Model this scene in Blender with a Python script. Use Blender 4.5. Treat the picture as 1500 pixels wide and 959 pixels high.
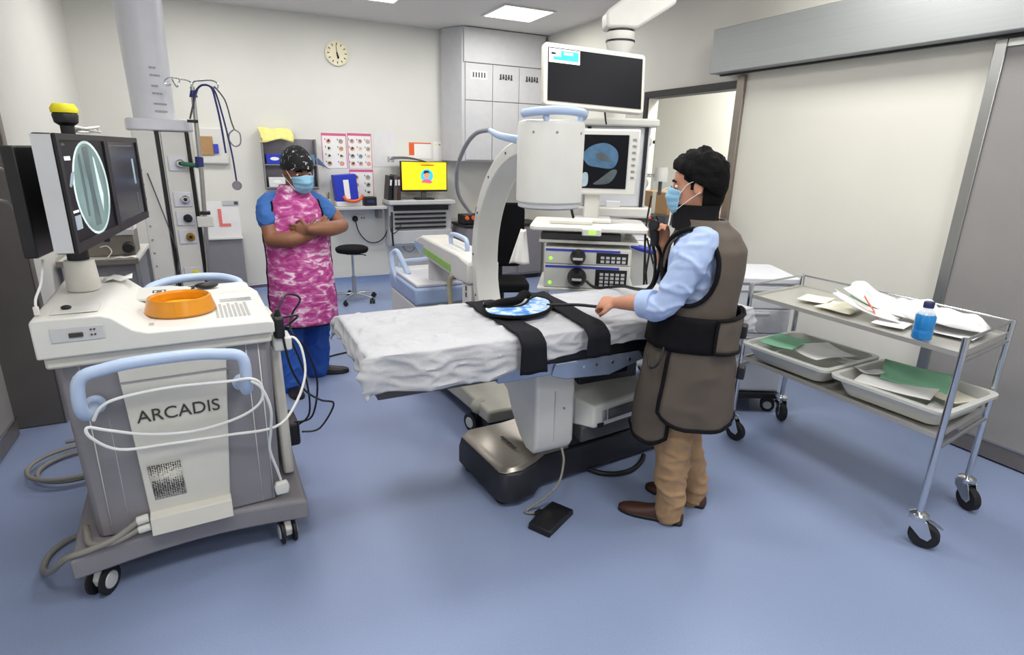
import bpy, bmesh, math, random
from mathutils import Matrix, Vector, noise
from math import sin, cos, pi, radians as R

random.seed(7)
S = bpy.context.scene
for o in list(bpy.data.objects):
    bpy.data.objects.remove(o, do_unlink=True)
COL = S.collection

# ------------------------------------------------------------------ camera
F_PX, YAW, PITCH, ROLL, CAM_H = 833.3, R(26.595), R(17.06), R(1.341), 1.70
fv = Vector((sin(YAW) * cos(PITCH), cos(YAW) * cos(PITCH), -sin(PITCH)))
rv = Vector((cos(YAW), -sin(YAW), 0))
uv = rv.cross(fv)
rv, uv = rv * cos(ROLL) + uv * sin(ROLL), uv * cos(ROLL) - rv * sin(ROLL)
cd = bpy.data.cameras.new('camera')
cam = bpy.data.objects.new('camera', cd)
COL.objects.link(cam)
cd.sensor_fit = 'HORIZONTAL'
cd.sensor_width = 36
cd.lens = F_PX / 1500 * 36
cd.clip_start = .05
cam.matrix_world = Matrix(((rv.x, uv.x, -fv.x, 0), (rv.y, uv.y, -fv.y, 0), (rv.z, uv.z, -fv.z, CAM_H), (0, 0, 0, 1)))
S.camera = cam

# ------------------------------------------------------------------ world, exposure
w = bpy.data.worlds.new('world')
S.world = w
w.use_nodes = True
w.node_tree.nodes['Background'].inputs[0].default_value = (.8, .85, .9, 1)
w.node_tree.nodes['Background'].inputs[1].default_value = .35
S.view_settings.view_transform = 'Standard'
S.view_settings.look = 'None'
S.view_settings.gamma = 1
S.view_settings.use_curve_mapping = False
S.view_settings.exposure = 0.0
LAMP_W = 22.0          # watts of every ceiling panel
CEIL = 3.16

# ------------------------------------------------------------------ materials
def lin(c):
    if isinstance(c, str):
        c = [int(c[i:i + 2], 16) / 255 for i in (1, 3, 5)]
    return tuple((x / 12.92 if x <= .04045 else ((x + .055) / 1.055) ** 2.4) for x in c[:3]) + (1,)

def mat(name, col, rough=.5, metal=0, var=.05, scale=12, bump=0, bscale=80, emit=0, alpha=1, trans=0, spec=.5, coat=0, col2=None, stretch=None):
    m = bpy.data.materials.new(name)
    m.use_nodes = True
    nt = m.node_tree
    b = nt.nodes['Principled BSDF']
    c = lin(col)
    tc = nt.nodes.new('ShaderNodeTexCoord')
    mp = nt.nodes.new('ShaderNodeMapping')
    nt.links.new(tc.outputs['Object'], mp.inputs[0])
    if stretch:
        mp.inputs['Scale'].default_value = stretch
    n = nt.nodes.new('ShaderNodeTexNoise')
    n.inputs['Scale'].default_value = scale
    n.inputs['Detail'].default_value = 4
    nt.links.new(mp.outputs[0], n.inputs['Vector'])
    rp = nt.nodes.new('ShaderNodeValToRGB')
    c2 = lin(col2) if col2 else None
    e = rp.color_ramp.elements
    e[0].position, e[1].position = .3, .7
    e[0].color = c2 or tuple(x * (1 - var) for x in c[:3]) + (1,)
    e[1].color = c if c2 else tuple(min(1, x * (1 + var)) for x in c[:3]) + (1,)
    nt.links.new(n.outputs['Fac'], rp.inputs[0])
    nt.links.new(rp.outputs[0], b.inputs['Base Color'])
    b.inputs['Roughness'].default_value = rough
    b.inputs['Metallic'].default_value = metal
    b.inputs['Alpha'].default_value = alpha
    b.inputs['Transmission Weight'].default_value = trans
    b.inputs['Specular IOR Level'].default_value = spec
    b.inputs['Coat Weight'].default_value = coat
    if emit:
        nt.links.new(rp.outputs[0], b.inputs['Emission Color'])
        b.inputs['Emission Strength'].default_value = emit
    if bump:
        n2 = nt.nodes.new('ShaderNodeTexNoise')
        n2.inputs['Scale'].default_value = bscale
        nt.links.new(mp.outputs[0], n2.inputs['Vector'])
        bp = nt.nodes.new('ShaderNodeBump')
        bp.inputs['Strength'].default_value = bump
        bp.inputs['Distance'].default_value = .01
        nt.links.new(n2.outputs['Fac'], bp.inputs['Height'])
        nt.links.new(bp.outputs[0], b.inputs['Normal'])
    return m

M = {}
def mk(k, *a, **kw):
    M[k] = mat(k, *a, **kw)
mk('floor', '#8795b6', .42, var=.06, scale=160, bump=.05, bscale=300, spec=.4)
mk('cove', '#6f86b4', .45, var=.04)
mk('wall', '#dddcd5', .6, var=.015, scale=3, bump=.03, bscale=200)
mk('wall_cream', '#d9d7cd', .55, var=.015, scale=3)
mk('ceil', '#d8d6d2', .7, var=.015, scale=3)
mk('door_grey', '#8f8c8a', .5, var=.03, scale=5)
mk('door_dark', '#5a5654', .45, var=.08, scale=4)
mk('steel', '#b9bab8', .32, 1, var=.04, scale=30, stretch=(1, 1, 12))
mk('steel_brushed', '#a4a7a7', .5, .6, var=.03, scale=8, stretch=(1, .1, 6))
mk('steel_dull', '#8f877f', .4, .7, var=.05)
mk('chrome', '#d0d2d4', .12, 1, var=.02)
mk('white', '#d9d8d2', .4, var=.02)
mk('white_warm', '#d6d3c9', .45, var=.02)
mk('white_cool', '#d8d9df', .4, var=.02)
mk('offwhite', '#d5d5d0', .5, var=.03)
mk('grey', '#868388', .5, var=.04)
mk('grey_lt', '#c4c4c6', .5, var=.03)
mk('grey_mid', '#8b8a90', .55, var=.05)
mk('grey_dk', '#4b4a4d', .5, var=.06)
mk('black', '#141417', .45, var=.15)
mk('black_soft', '#0f0f12', .85, var=.2, bump=.1, bscale=300, spec=.2)
mk('rubber', '#17171a', .6, var=.1)
mk('blue_lt', '#b4c6e2', .4, var=.03)
mk('blue_pan', '#9fb3d6', .45, var=.04)
mk('blue', '#1f35b5', .5, var=.08)
mk('blue_dk', '#252a6b', .5, var=.1)
mk('green_lbl', '#8fc05a', .5, var=.05)
mk('green_lit', '#a4ff4a', .4, emit=.8)
mk('led_blue', '#3a46b8', .4, var=.05)
mk('yellow', '#e6d816', .5, var=.06)
mk('yellow_pale', '#ede38c', .8, var=.08, scale=20)
mk('amber', '#e99a1c', .3, var=.1, scale=9, trans=.25, coat=.2)
mk('amber_in', '#f2b62a', .35, var=.1, scale=9)
mk('orange', '#e2622a', .5, var=.06)
mk('red', '#e4423c', .5, var=.04)
mk('red_lt', '#ee7a76', .6, var=.04)
mk('pinkbar', '#d2608d', .6, var=.05)
mk('paper', '#eeedea', .8, var=.02)
mk('paper_cream', '#e7e2cf', .8, var=.04)
mk('paper_grey', '#dcdcdc', .8, var=.03)
mk('tape', '#e9eaf0', .5, alpha=.7)
mk('ink', '#3a3836', .7, var=.1)
mk('ink_soft', '#a9a9a8', .7, var=.05)
mk('skinicon', '#d9a583', .7, var=.1)
mk('iconpink', '#e3a49a', .7, var=.1)
mk('iconblue', '#5c7fa2', .7, var=.1)
mk('brown_card', '#b08a5e', .8, var=.06)
mk('gold', '#b58a3c', .35, .8)
mk('green_paper', '#8cc7a2', .8, var=.04)
mk('green_dk', '#2f6b4b', .6, var=.1)
mk('plastic_bag', '#eef0f0', .25, var=.03, alpha=.75, bump=.4, bscale=25)
mk('bluewater', '#2a8fd8', .12, var=.05, trans=.25)
mk('clear', '#e8f2fa', .08, alpha=.45)
mk('cap_navy', '#1e2352', .45, var=.1)
mk('tray', '#d3d3cd', .35, var=.02)
mk('hose_tan', '#a8a083', .5, var=.06)
mk('cable_grey', '#8a877f', .55, var=.05)
mk('cable_white', '#e8e8e4', .45, var=.03)
mk('scr_off', '#0a0b12', .4, var=.2, spec=.2)
mk('scr_dark', '#15151c', .15, var=.3, scale=4, emit=.15)
mk('scr_white', '#f2f6fa', .4, emit=.9)
mk('scr_cyan', '#2db4e8', .4, emit=.9)
mk('scr_yellow', '#f3cf1e', .4, emit=.8, var=.08, scale=3)
mk('scr_skin', '#d88f6a', .4, emit=.6)
mk('scr_pink', '#e0607a', .4, emit=.6)
mk('scr_ink', '#2a2a40', .4)
mk('xray_w', '#d5e4e2', .3, emit=.75, col2='#9fb7b4', scale=6)
mk('xray_g', '#7d9a96', .3, emit=.45, col2='#39474a', scale=3.2, stretch=(1, 1, 1))
mk('steel_shelf', '#c9c7c1', .35, .55, var=.04, scale=10)
mk('xray_d', '#47565a', .3, emit=.3, col2='#5f7674', scale=5)
mk('scr_blue', '#4f7391', .3, emit=.2, col2='#35506a', scale=14)
mk('scr_grey', '#3c4247', .3, emit=.15, col2='#5b6468', scale=6)
mk('scr_pale', '#a9b8c0', .3, emit=.35, col2='#7f929c', scale=9)
mk('skin_m', '#c98f72', .55, var=.06, scale=18, bump=.04)
mk('skin_d', '#8a5b42', .55, var=.08, scale=18, bump=.04)
mk('hair', '#080707', .75, var=.4, scale=60, bump=.4, bscale=120, spec=.15)
mk('eye_w', '#e6e2dc', .2)
mk('mask', '#8fc0dc', .75, var=.04, scale=20, bump=.1, bscale=300)
mk('shirt', '#a9bce0', .8, var=.05, scale=20, bump=.9, bscale=11)
mk('khaki', '#a68563', .85, var=.08, scale=14, bump=1, bscale=9)
mk('shoe_brown', '#43261c', .5, var=.15)
mk('taupe', '#564c43', .7, var=.05, scale=12, bump=.5, bscale=7)
mk('scrub', '#2553a8', .85, var=.07, scale=14, bump=1, bscale=9)
mk('scrub_lt', '#3c6bb0', .85, var=.06, scale=14, bump=.15, bscale=25)
mk('sheet', '#c8c8cc', .6, var=.05, scale=10, bump=.5, bscale=25, alpha=.8)
mk('strap', '#14151b', .8, var=.15, scale=30, bump=.15, bscale=200, spec=.25)
mk('base_silver', '#a39c92', .33, .75, var=.05, scale=5)
mk('base_dark', '#26272c', .45, var=.1)
mk('rail_blue', '#9aa6bd', .35, .6, var=.05)
mk('beige_mach', '#aeab9f', .45, var=.05)

def pattern(name, cols, scale, rough=.8, kind='noise', stretch=(1, 1, 1)):
    """printed cloth: constant colour bands over noise"""
    m = mat(name, cols[0][1], rough)
    nt = m.node_tree
    rp = [n for n in nt.nodes if n.type == 'VALTORGB'][0]
    n = [n for n in nt.nodes if n.type == 'TEX_NOISE'][0]
    mp = [n for n in nt.nodes if n.type == 'MAPPING'][0]
    mp.inputs['Scale'].default_value = stretch
    n.inputs['Scale'].default_value = scale
    n.inputs['Detail'].default_value = 3
    n.inputs['Distortion'].default_value = .6
    cr = rp.color_ramp
    cr.interpolation = 'EASE'
    while len(cr.elements) < len(cols):
        cr.elements.new(.5)
    for e, (p, c) in zip(cr.elements, cols):
        e.position = p
        e.color = lin(c)
    M[name] = m
pattern('camo_pink', [(.36, '#a5357c'), (.48, '#bd5096'), (.56, '#d07fb0'), (.64, '#ecd5e1'), (.74, '#c866a4')], 14, stretch=(1, 1, 2.2))
pattern('camo_blue', [(.35, '#3f7fd0'), (.48, '#7fb0e6'), (.58, '#dbe9f5'), (.7, '#9cc2ea')], 14)
pattern('capcloth', [(.56, '#0c0c10'), (.60, '#121216'), (.65, '#a9acb0'), (.72, '#d0d0d0')], 38)

def grille_mat():
    m = mat('grille', '#d8d6cc', .5)
    nt = m.node_tree
    b = nt.nodes['Principled BSDF']
    v = nt.nodes.new('ShaderNodeTexVoronoi')
    v.inputs['Scale'].default_value = 130
    v.inputs['Randomness'].default_value = .25
    tc = [n for n in nt.nodes if n.type == 'TEX_COORD'][0]
    nt.links.new(tc.outputs['Object'], v.inputs['Vector'])
    rp = nt.nodes.new('ShaderNodeValToRGB')
    rp.color_ramp.elements[0].position = .42
    rp.color_ramp.elements[0].color = lin('#2a2826')
    rp.color_ramp.elements[1].position = .5
    rp.color_ramp.elements[1].color = lin('#cfccc2')
    nt.links.new(v.outputs['Distance'], rp.inputs[0])
    nt.links.new(rp.outputs[0], b.inputs['Base Color'])
    M['grille'] = m
grille_mat()

# ------------------------------------------------------------------ builders
WM = {}
def tag(o, label, cat, group=None):
    o['label'] = label
    o['category'] = cat
    if group:
        o['group'] = group
    return o

def thing(name, label, cat, loc=(0, 0, 0), rot=0, group=None):
    o = bpy.data.objects.new(name, None)
    o.empty_display_size = .1
    COL.objects.link(o)
    o.location = loc
    o.rotation_euler = (0, 0, rot)
    WM[o.name] = Matrix.Translation(loc) @ Matrix.Rotation(rot, 4, 'Z')
    return tag(o, label, cat, group)

def frame(x, y, z=0, rot=0):
    return Matrix.Translation((x, y, z)) @ Matrix.Rotation(rot, 4, 'Z')

def crom(pts, res=6, closed=False):
    P = [Vector(p) for p in pts]
    n = len(P)
    if n < 3:
        return P
    out = []
    for i in range(n if closed else n - 1):
        a, b, c, d = [P[(i + k) % n] if closed else P[min(max(i + k, 0), n - 1)] for k in (-1, 0, 1, 2)]
        for j in range(res):
            t = j / res
            out.append(.5 * ((2 * b) + (c - a) * t + (2 * a - 5 * b + 4 * c - d) * t * t + (3 * b - a - 3 * c + d) * t ** 3))
    if not closed:
        out.append(P[-1])
    return out

class MB:
    def __init__(s, fr=None):
        s.v, s.f, s.fr = [], [], fr or Matrix()
    def add(s, vs, fs):
        k = len(s.v)
        s.v += [s.fr @ Vector(v) for v in vs]
        s.f += [tuple(i + k for i in f) for f in fs]
        return s
    def box(s, x0, x1, y0, y1, z0, z1, m=None, tx=0, ty=0):
        """tx, ty shrink the top"""
        vs = [(x0, y0, z0), (x1, y0, z0), (x1, y1, z0), (x0, y1, z0), (x0 + tx, y0 + ty, z1), (x1 - tx, y0 + ty, z1), (x1 - tx, y1 - ty, z1), (x0 + tx, y1 - ty, z1)]
        if m:
            vs = [m @ Vector(v) for v in vs]
        return s.add(vs, [(3, 2, 1, 0), (4, 5, 6, 7), (0, 1, 5, 4), (1, 2, 6, 5), (2, 3, 7, 6), (3, 0, 4, 7)])
    def loft(s, rings, caps=True, closed=False):
        n = len(rings[0])
        vs = [p for r in rings for p in r]
        fs = []
        m = len(rings)
        for i in range(m if closed else m - 1):
            for j in range(n):
                a, b = i * n + j, i * n + (j + 1) % n
                c, d = ((i + 1) % m) * n + (j + 1) % n, ((i + 1) % m) * n + j
                fs.append((a, b, c, d))
        if caps and not closed:
            fs.append(tuple(range(n))[::-1])
            fs.append(tuple((m - 1) * n + j for j in range(n)))
        return s.add(vs, fs)
    def cyl(s, p0, p1, r0, r1=None, n=16):
        r1 = r0 if r1 is None else r1
        p0, p1 = Vector(p0), Vector(p1)
        d = (p1 - p0).normalized()
        a = d.orthogonal().normalized()
        b = d.cross(a)
        ring = lambda p, r: [p + (a * cos(2 * pi * i / n) + b * sin(2 * pi * i / n)) * r for i in range(n)]
        return s.loft([ring(p0, r0), ring(p1, r1)])
    def tube(s, pts, r, n=8, closed=False, res=6, sm=True):
        P = crom(pts, res, closed) if sm else [Vector(p) for p in pts]
        m = len(P)
        rr = r if hasattr(r, '__len__') else [r] * 2
        rings = []
        a = None
        for i, p in enumerate(P):
            t = (P[(i + 1) % m] - P[i - 1]) if closed else (P[min(i + 1, m - 1)] - P[max(i - 1, 0)])
            if t.length < 1e-9:
                t = Vector((0, 0, 1))
            t.normalize()
            a = t.orthogonal() if a is None else a - t * a.dot(t)
            a.normalize()
            b = t.cross(a)
            q = i / max(1, m - 1) * (len(rr) - 1)
            k = min(int(q), len(rr) - 2)
            rad = rr[k] + (rr[k + 1] - rr[k]) * (q - k)
            rings.append([p + (a * cos(2 * pi * j / n) + b * sin(2 * pi * j / n)) * rad for j in range(n)])
        return s.loft(rings, closed=closed)
    def lathe(s, prof, c=(0, 0, 0), n=24, d=(0, 0, 1)):
        c = Vector(c)
        q = Vector((0, 0, 1)).rotation_difference(Vector(d))
        rings = [[c + q @ Vector((max(r, 1e-4) * cos(2 * pi * i / n), max(r, 1e-4) * sin(2 * pi * i / n), z)) for i in range(n)] for r, z in prof]
        return s.loft(rings)
    def prism(s, poly, ax, a0, a1):
        def P(u, v, a):
            return {'X': (a, u, v), 'Y': (u, a, v), 'Z': (u, v, a)}[ax]
        return s.loft([[P(u, v, a0) for u, v in poly], [P(u, v, a1) for u, v in poly]])
    def sph(s, c, r, n=16, m=10):
        r = r if hasattr(r, '__len__') else (r, r, r)
        rings = []
        for i in range(m + 1):
            t = pi * i / m
            k = max(sin(t), 1e-3)
            rings.append([(c[0] + r[0] * k * cos(2 * pi * j / n), c[1] + r[1] * k * sin(2 * pi * j / n), c[2] - r[2] * cos(t)) for j in range(n)])
        return s.loft(rings)
    def grid(s, nu, nv, fn):
        vs = [fn(i / nu, j / nv) for j in range(nv + 1) for i in range(nu + 1)]
        fs = [(j * (nu + 1) + i, j * (nu + 1) + i + 1, (j + 1) * (nu + 1) + i + 1, (j + 1) * (nu + 1) + i) for j in range(nv) for i in range(nu)]
        return s.add(vs, fs)
    def build(s, name, m, parent=None, bev=0, seg=2, angle=40, sub=0, thick=0, label=None, flat=False, edit=None):
        me = bpy.data.meshes.new(name)
        o = bpy.data.objects.new(name, me)
        COL.objects.link(o)
        if parent is not None:
            W = WM[parent.name]
        else:
            xs, ys, zs = zip(*s.v)
            W = Matrix.Translation(((min(xs) + max(xs)) / 2, (min(ys) + max(ys)) / 2, min(zs)))
            o.matrix_world = W
        WM[o.name] = W
        I = W.inverted()
        me.from_pydata([I @ v for v in s.v], [], s.f)
        bm = bmesh.new()
        bm.from_mesh(me)
        if edit:
            edit(bm)
        bmesh.ops.recalc_face_normals(bm, faces=bm.faces)
        bm.to_mesh(me)
        bm.free()
        if parent is not None:
            o.parent = parent
        me.materials.append(M[m])
        if not flat:
            me.polygons.foreach_set('use_smooth', [True] * len(me.polygons))
            me.set_sharp_from_angle(angle=R(angle))
        if thick:
            q = o.modifiers.new('solid', 'SOLIDIFY')
            q.thickness = thick
        if bev:
            q = o.modifiers.new('bevel', 'BEVEL')
            q.width = bev
            q.segments = seg
            q.limit_method = 'ANGLE'
            q.angle_limit = R(38)
        if sub:
            q = o.modifiers.new('sub', 'SUBSURF')
            q.levels = q.render_levels = sub
        if label:
            o['label'] = label
        return o

def struct(o):
    o['kind'] = 'structure'
    return o

def copy_tree(o, parent=None):
    c = o.copy()
    COL.objects.link(c)
    c.parent = parent
    WM[c.name] = WM[o.name]
    for ch in [x for x in bpy.data.objects if x.parent == o and x != c]:
        copy_tree(ch, c)
    return c

def text(body, size, name, m, parent, mw, depth=.001, bold=0):
    cu = bpy.data.curves.new('txt', 'FONT')
    cu.body = body
    cu.size = size
    cu.extrude = depth
    cu.offset = bold
    cu.align_x = 'CENTER'
    cu.align_y = 'CENTER'
    t = bpy.data.objects.new('txt', cu)
    COL.objects.link(t)
    dg = bpy.context.evaluated_depsgraph_get()
    me = bpy.data.meshes.new_from_object(t.evaluated_get(dg))
    bpy.data.objects.remove(t, do_unlink=True)
    bpy.data.curves.remove(cu)
    I = WM[parent.name].inverted() @ mw
    me.transform(I)
    me.name = name
    o = bpy.data.objects.new(name, me)
    COL.objects.link(o)
    o.parent = parent
    WM[o.name] = WM[parent.name]
    me.materials.clear()
    me.materials.append(M[m])
    return o

def facing(p, nrm, up=(0, 0, 1)):
    """matrix whose local XY plane faces nrm, Y is up"""
    z = Vector(nrm).normalized()
    x = Vector(up).cross(z).normalized()
    y = z.cross(x)
    return Matrix(((x.x, y.x, z.x, p[0]), (x.y, y.y, z.y, p[1]), (x.z, y.z, z.z, p[2]), (0, 0, 0, 1)))

def rrect(x0, x1, y0, y1, r, n=5):
    """rounded rectangle outline"""
    out = []
    for cx, cy, a in ((x1 - r, y1 - r, 0), (x0 + r, y1 - r, 90), (x0 + r, y0 + r, 180), (x1 - r, y0 + r, 270)):
        for i in range(n + 1):
            t = R(a + 90 * i / n)
            out.append((cx + r * cos(t), cy + r * sin(t)))
    return out
mk('lamp', '#fffdf8', .5, emit=3.5)
mk('dial', '#efe6c6', .6)
# ================================================================== THE ROOM
XR, YB, XL, YF = 4.0, 7.55, -1.31, -1.9
struct(MB().box(XL - .1, 6.4, YF - .1, YB + .1, -.1, 0).build('floor', 'floor'))
struct(MB().box(XL - .1, 6.4, YF - .1, YB + .1, CEIL, CEIL + .1).build('ceiling', 'ceil'))
struct(MB().box(XL - .1, 6.4, YB, YB + .1, 0, CEIL).build('wall_back', 'wall'))
struct(MB().box(XL - .1, 6.4, YF - .1, YF, 0, CEIL).build('wall_front', 'wall'))
struct(MB().box(XL - .1, XL, YF, 4.2, 0, CEIL).box(XL - .1, -1.22, 4.2, YB, 0, CEIL).build('wall_left', 'wall'))
DY0, DY1, DZ = 3.82, 4.98, 2.27
m = MB().box(XR, XR + .12, YF, DY0, 0, CEIL).box(XR, XR + .12, DY1, YB, 0, CEIL).box(XR, XR + .12, DY0, DY1, DZ, CEIL)
struct(m.build('wall_right', 'wall_cream'))
# coved blue skirting of the back wall
def cove(y0, y1, x0, x1):
    return MB().prism([(y1, 0), (y0, 0), (y0 + .012, .018), (y0 + .028, .05), (y0 + .034, .085), (y1, .085)], 'X', x0, x1)
struct(cove(YB - .04, YB - .001, -1.22, XR).build('baseboard_back', 'cove'))
struct(MB().box(XR - .02, XR - .001, 1.98, 3.74, 0, .10).build('baseboard_right', 'steel_dull', bev=.004))
struct(MB().box(-1.219, -1.20, 4.3, YB - .04, 0, .085).build('baseboard_left', 'cove', bev=.004))

# sliding door leaf on the right wall, its frame strips and kick plate
leaf = struct(MB().box(3.945, 3.985, .30, 1.93, .012, 2.345).build('door_1', 'door_grey', bev=.003))
MB().box(3.932, 3.990, 1.885, 1.945, .012, 2.36).build('edge_strip', 'steel', leaf, bev=.003)
MB().box(3.932, 3.990, .30, 1.885, 2.315, 2.36).build('top_strip', 'steel', leaf, bev=.003)
k = MB().box(3.936, 3.9445, .30, 1.884, .012, .115).build('kick_plate', 'steel_dull', leaf, bev=.002)
MB().box(3.930, 3.9445, .30, 1.884, .1155, .121).build('bead', 'chrome', k)
MB().box(3.93, 3.944, .9, .935, .95, 1.3).build('pull_handle', 'steel', leaf, bev=.006)
# steel valance over the door track
v = struct(MB().box(3.81, XR - .001, -1.2, 3.98, 2.375, 2.715).build('trim_1', 'steel_brushed', bev=.006))
MB().box(3.90, 3.93, -1.2, 3.95, 2.362, 2.375).build('track', 'black', v)
# doorway frame
d = struct(MB().box(XR - .03, XR + .14, 3.735, 3.815, 0, 2.36).build('trim_2', 'steel_dull', bev=.004))
h = struct(MB().box(XR - .02, XR + .13, 3.816, 5.04, 2.262, 2.325).build('trim_3', 'black', bev=.003))
struct(MB().box(XR - .02, XR + .13, 4.985, 5.04, 0, 2.261).build('trim_4', 'black', bev=.003))
# room beyond the doorway
struct(MB().box(5.7, 5.8, 2.6, YB, 0, CEIL).build('wall_beyond', 'wall'))
struct(MB().box(XR + .121, 5.699, 2.5, 2.6, 0, CEIL).build('wall_side_room', 'wall'))
cab = thing('store_cupboard', 'cream store cupboard in the room seen through the doorway', 'cupboard', (5.5, 4.9, 0))
MB().box(5.33, 5.69, 4.2, 4.95, 0, 2.02).build('carcass', 'paper_cream', cab, bev=.005)
MB().box(5.315, 5.329, 4.21, 4.57, .06, 2.0).build('door', 'paper_cream', cab, bev=.003)
MB().box(5.315, 5.329, 4.58, 4.94, .06, 2.0).build('door', 'paper_cream', cab, bev=.003)

# left: grey sliding leaf along the left wall and the dark leaf standing out into the room
l = struct(MB().box(XL + .001, XL + .035, 2.3, 4.08, .012, 2.4).build('door_2', 'door_grey', bev=.003))
k = MB().box(XL + .036, XL + .044, 2.3, 4.08, .012, .115).build('kick_plate', 'steel_dull', l, bev=.002)
MB().box(XL + .036, XL + .05, 2.3, 4.08, .1155, .121).build('bead', 'chrome', k)
l = struct(MB().box(XL + .001, -1.06, 4.17, 4.215, .004, 2.9).build('door_3', 'door_dark', bev=.004))
MB().box(-1.0595, -1.05, 4.166, 4.219, .004, 2.9).build('edge_strip', 'steel_dull', l, bev=.002)
MB().box(-1.062, -1.056, 4.158, 4.169, .62, .74).build('latch', 'black', l, bev=.002)

# ceiling light panels
def ceiling_light(x, y, label, e=1):
    t = thing('ceiling_light', label, 'ceiling light', (x, y, CEIL - .02), group='square ceiling light panels')
    z = CEIL
    fr = MB()
    for a, b, c, d in ((-.31, .31, -.31, -.285), (-.31, .31, .285, .31), (-.31, -.285, -.285, .285), (.285, .31, -.285, .285)):
        fr.box(x + a, x + b, y + c, y + d, z - .014, z - .0005)
    fr.build('frame', 'white', t)
    MB().box(x - .284, x + .284, y - .284, y + .284, z - .010, z - .001).build('diffuser', 'lamp', t)
    ld = bpy.data.lights.new('panel_light', 'AREA')
    ld.shape = 'SQUARE'
    ld.size = .56
    ld.energy = LAMP_W * e
    ld.color = (1, .985, .955)
    lo = bpy.data.objects.new('panel_light', ld)
    COL.objects.link(lo)
    lo.parent = t
    lo.location = (0, 0, .02 - .022)
ceiling_light(3.10, 6.22, 'bright square ceiling panel above the wall lockers')
ceiling_light(1.50, 6.19, 'bright square ceiling panel cut off by the top edge of the photo')
for x, y, n in ((-.1, 6.19, 'over the ceiling column by the back wall'), (3.1, 2.5, 'over the endoscopy tower'), (1.5, 2.9, 'over the imaging arm'), (-.1, 2.9, 'over the workstation cart'),
                (3.1, .7, 'over the near end of the steel trolley'), (1.5, .7, 'over the open floor before the table'), (-.1, .7, 'over the floor near the left door'), (1.5, -1.2, 'over the near end of the room')):
    ceiling_light(x, y, 'square ceiling panel ' + n)
ceiling_light(4.9, 4.4, 'unseen square ceiling panel added to brighten the room beyond the doorway', 4)  # added out of view, stronger than the others, to brighten the doorway

# wall clock
t = thing('wall_clock', 'round cream wall clock high on the back wall', 'clock', (1.376, YB, 2.64))
c = (1.376, YB - .002, 2.775)
MB().lathe([(.0, 0), (.137, 0), (.14, .012), (.137, .028), (.125, .03), (.122, .02)], c, 40, (0, -1, 0)).build('case', 'paper_cream', t)
f = MB().lathe([(.0, .018), (.1225, .018), (.1225, .0225), (0, .0225)], c, 40, (0, -1, 0)).build('dial', 'yellow_pale', t)
mk('dial', '#efe6c6', .6)
f.data.materials[0] = M['dial']
for i in range(12):
    a = 2 * pi * i / 12
    q = Matrix.Translation(Vector(c) + Vector((.1 * sin(a), -.0235, .1 * cos(a)))) @ Matrix.Rotation(a, 4, 'Y')
    MB().box(-.005, .005, -.001, .001, -.012, .012, q).build('hour_mark', 'ink', f)
for a, L, wd in ((R(172), .06, .008), (R(160), .055, .007), (R(355), .085, .003)):
    q = Matrix.Translation(Vector(c) + Vector((0, -.026, 0))) @ Matrix.Rotation(a, 4, 'Y')
    MB().box(-wd, wd, -.001, .001, -.012, L, q).build('hand', 'ink', t)
# ================================================================== WORKSTATION CART (left foreground)
def caster(parent, x, y, r=.05, rot=0, wd=.03, top=.13, fork='grey_lt', twin=True, name='caster'):
    """a wheel in a fork; returns the part"""
    fr = frame(x, y, 0, rot)
    o = MB(fr)
    o.lathe([(0, top - .02), (.022, top - .02), (.022, top), (0, top)], n=14)
    o.prism([(-.03, top - .02), (.035, top - .02), (.055, r + .02), (.045, r - .015), (.0, r - .01), (-.03, r + .03)], 'X', -wd * .45, wd * .45)
    f = o.build(name, fork, parent, bev=.004)
    for sx in ((-1, 1) if twin else (0,)):
        a = sx * wd * .5 - (wd * .28 if sx <= 0 else -wd * .02) if twin else -wd * .5
        b = a + (wd * .42 if twin else wd)
        a, b = (sx * wd * .55, sx * wd * 1.05) if twin else (-wd * .5, wd * .5)
        a, b = min(a, b), max(a, b)
        wv = MB(fr)
        wv.lathe([(0, 0), (r * .8, 0), (r, (b - a) * .2), (r, (b - a) * .8), (r * .8, b - a), (0, b - a)], (a, .018, r), 20, (1, 0, 0))
        wv.build('wheel', 'rubber', f)
        hb = MB(fr).lathe([(0, 0), (r * .6, 0), (r * .55, .004), (0, .005)], (b if sx >= 0 else a, .018, r), 16, (1 if sx >= 0 else -1, 0, 0))
        hb.build('hub_cap', 'grey_lt', f)
    return f

PRE = set(bpy.data.objects)
CART_ROT, CART_PIV = R(3.0), Vector((-.6, 2.33, 0))
CR = Matrix.Translation(CART_PIV) @ Matrix.Rotation(CART_ROT, 4, 'Z') @ Matrix.Translation(-CART_PIV)
A = thing('workstation_cart', 'white and grey mobile imaging workstation cart with blue grip handles and twin monitors', 'cart', (-.25, 2.62, 0))
# base tray: concave front underside
def base_ring(z, e):
    pts = []
    for i in range(13):
        t = i / 12
        x = -.665 + e + (.845 - 2 * e) * t
        pts.append((x, 2.285 + e + .055 * sin(pi * t), z))
    pts += [(.185 - e, 2.50, z), (.20 - e, 2.9, z), (.16, 3.02 - e, z), (-.63, 3.02 - e, z), (-.67 + e, 2.9, z)]
    return pts
b = MB().loft([base_ring(.125, .02), base_ring(.135, 0), base_ring(.215, 0), base_ring(.228, .015)])
b.build('base', 'grey', A, bev=.006)
for x, y, r_ in ((-.585, 2.375, R(150)), (.09, 2.37, R(185)), (-.56, 2.9, R(40)), (.10, 2.92, R(20))):
    caster(A, x, y, .058, r_, .032, .13, 'white')
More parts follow.
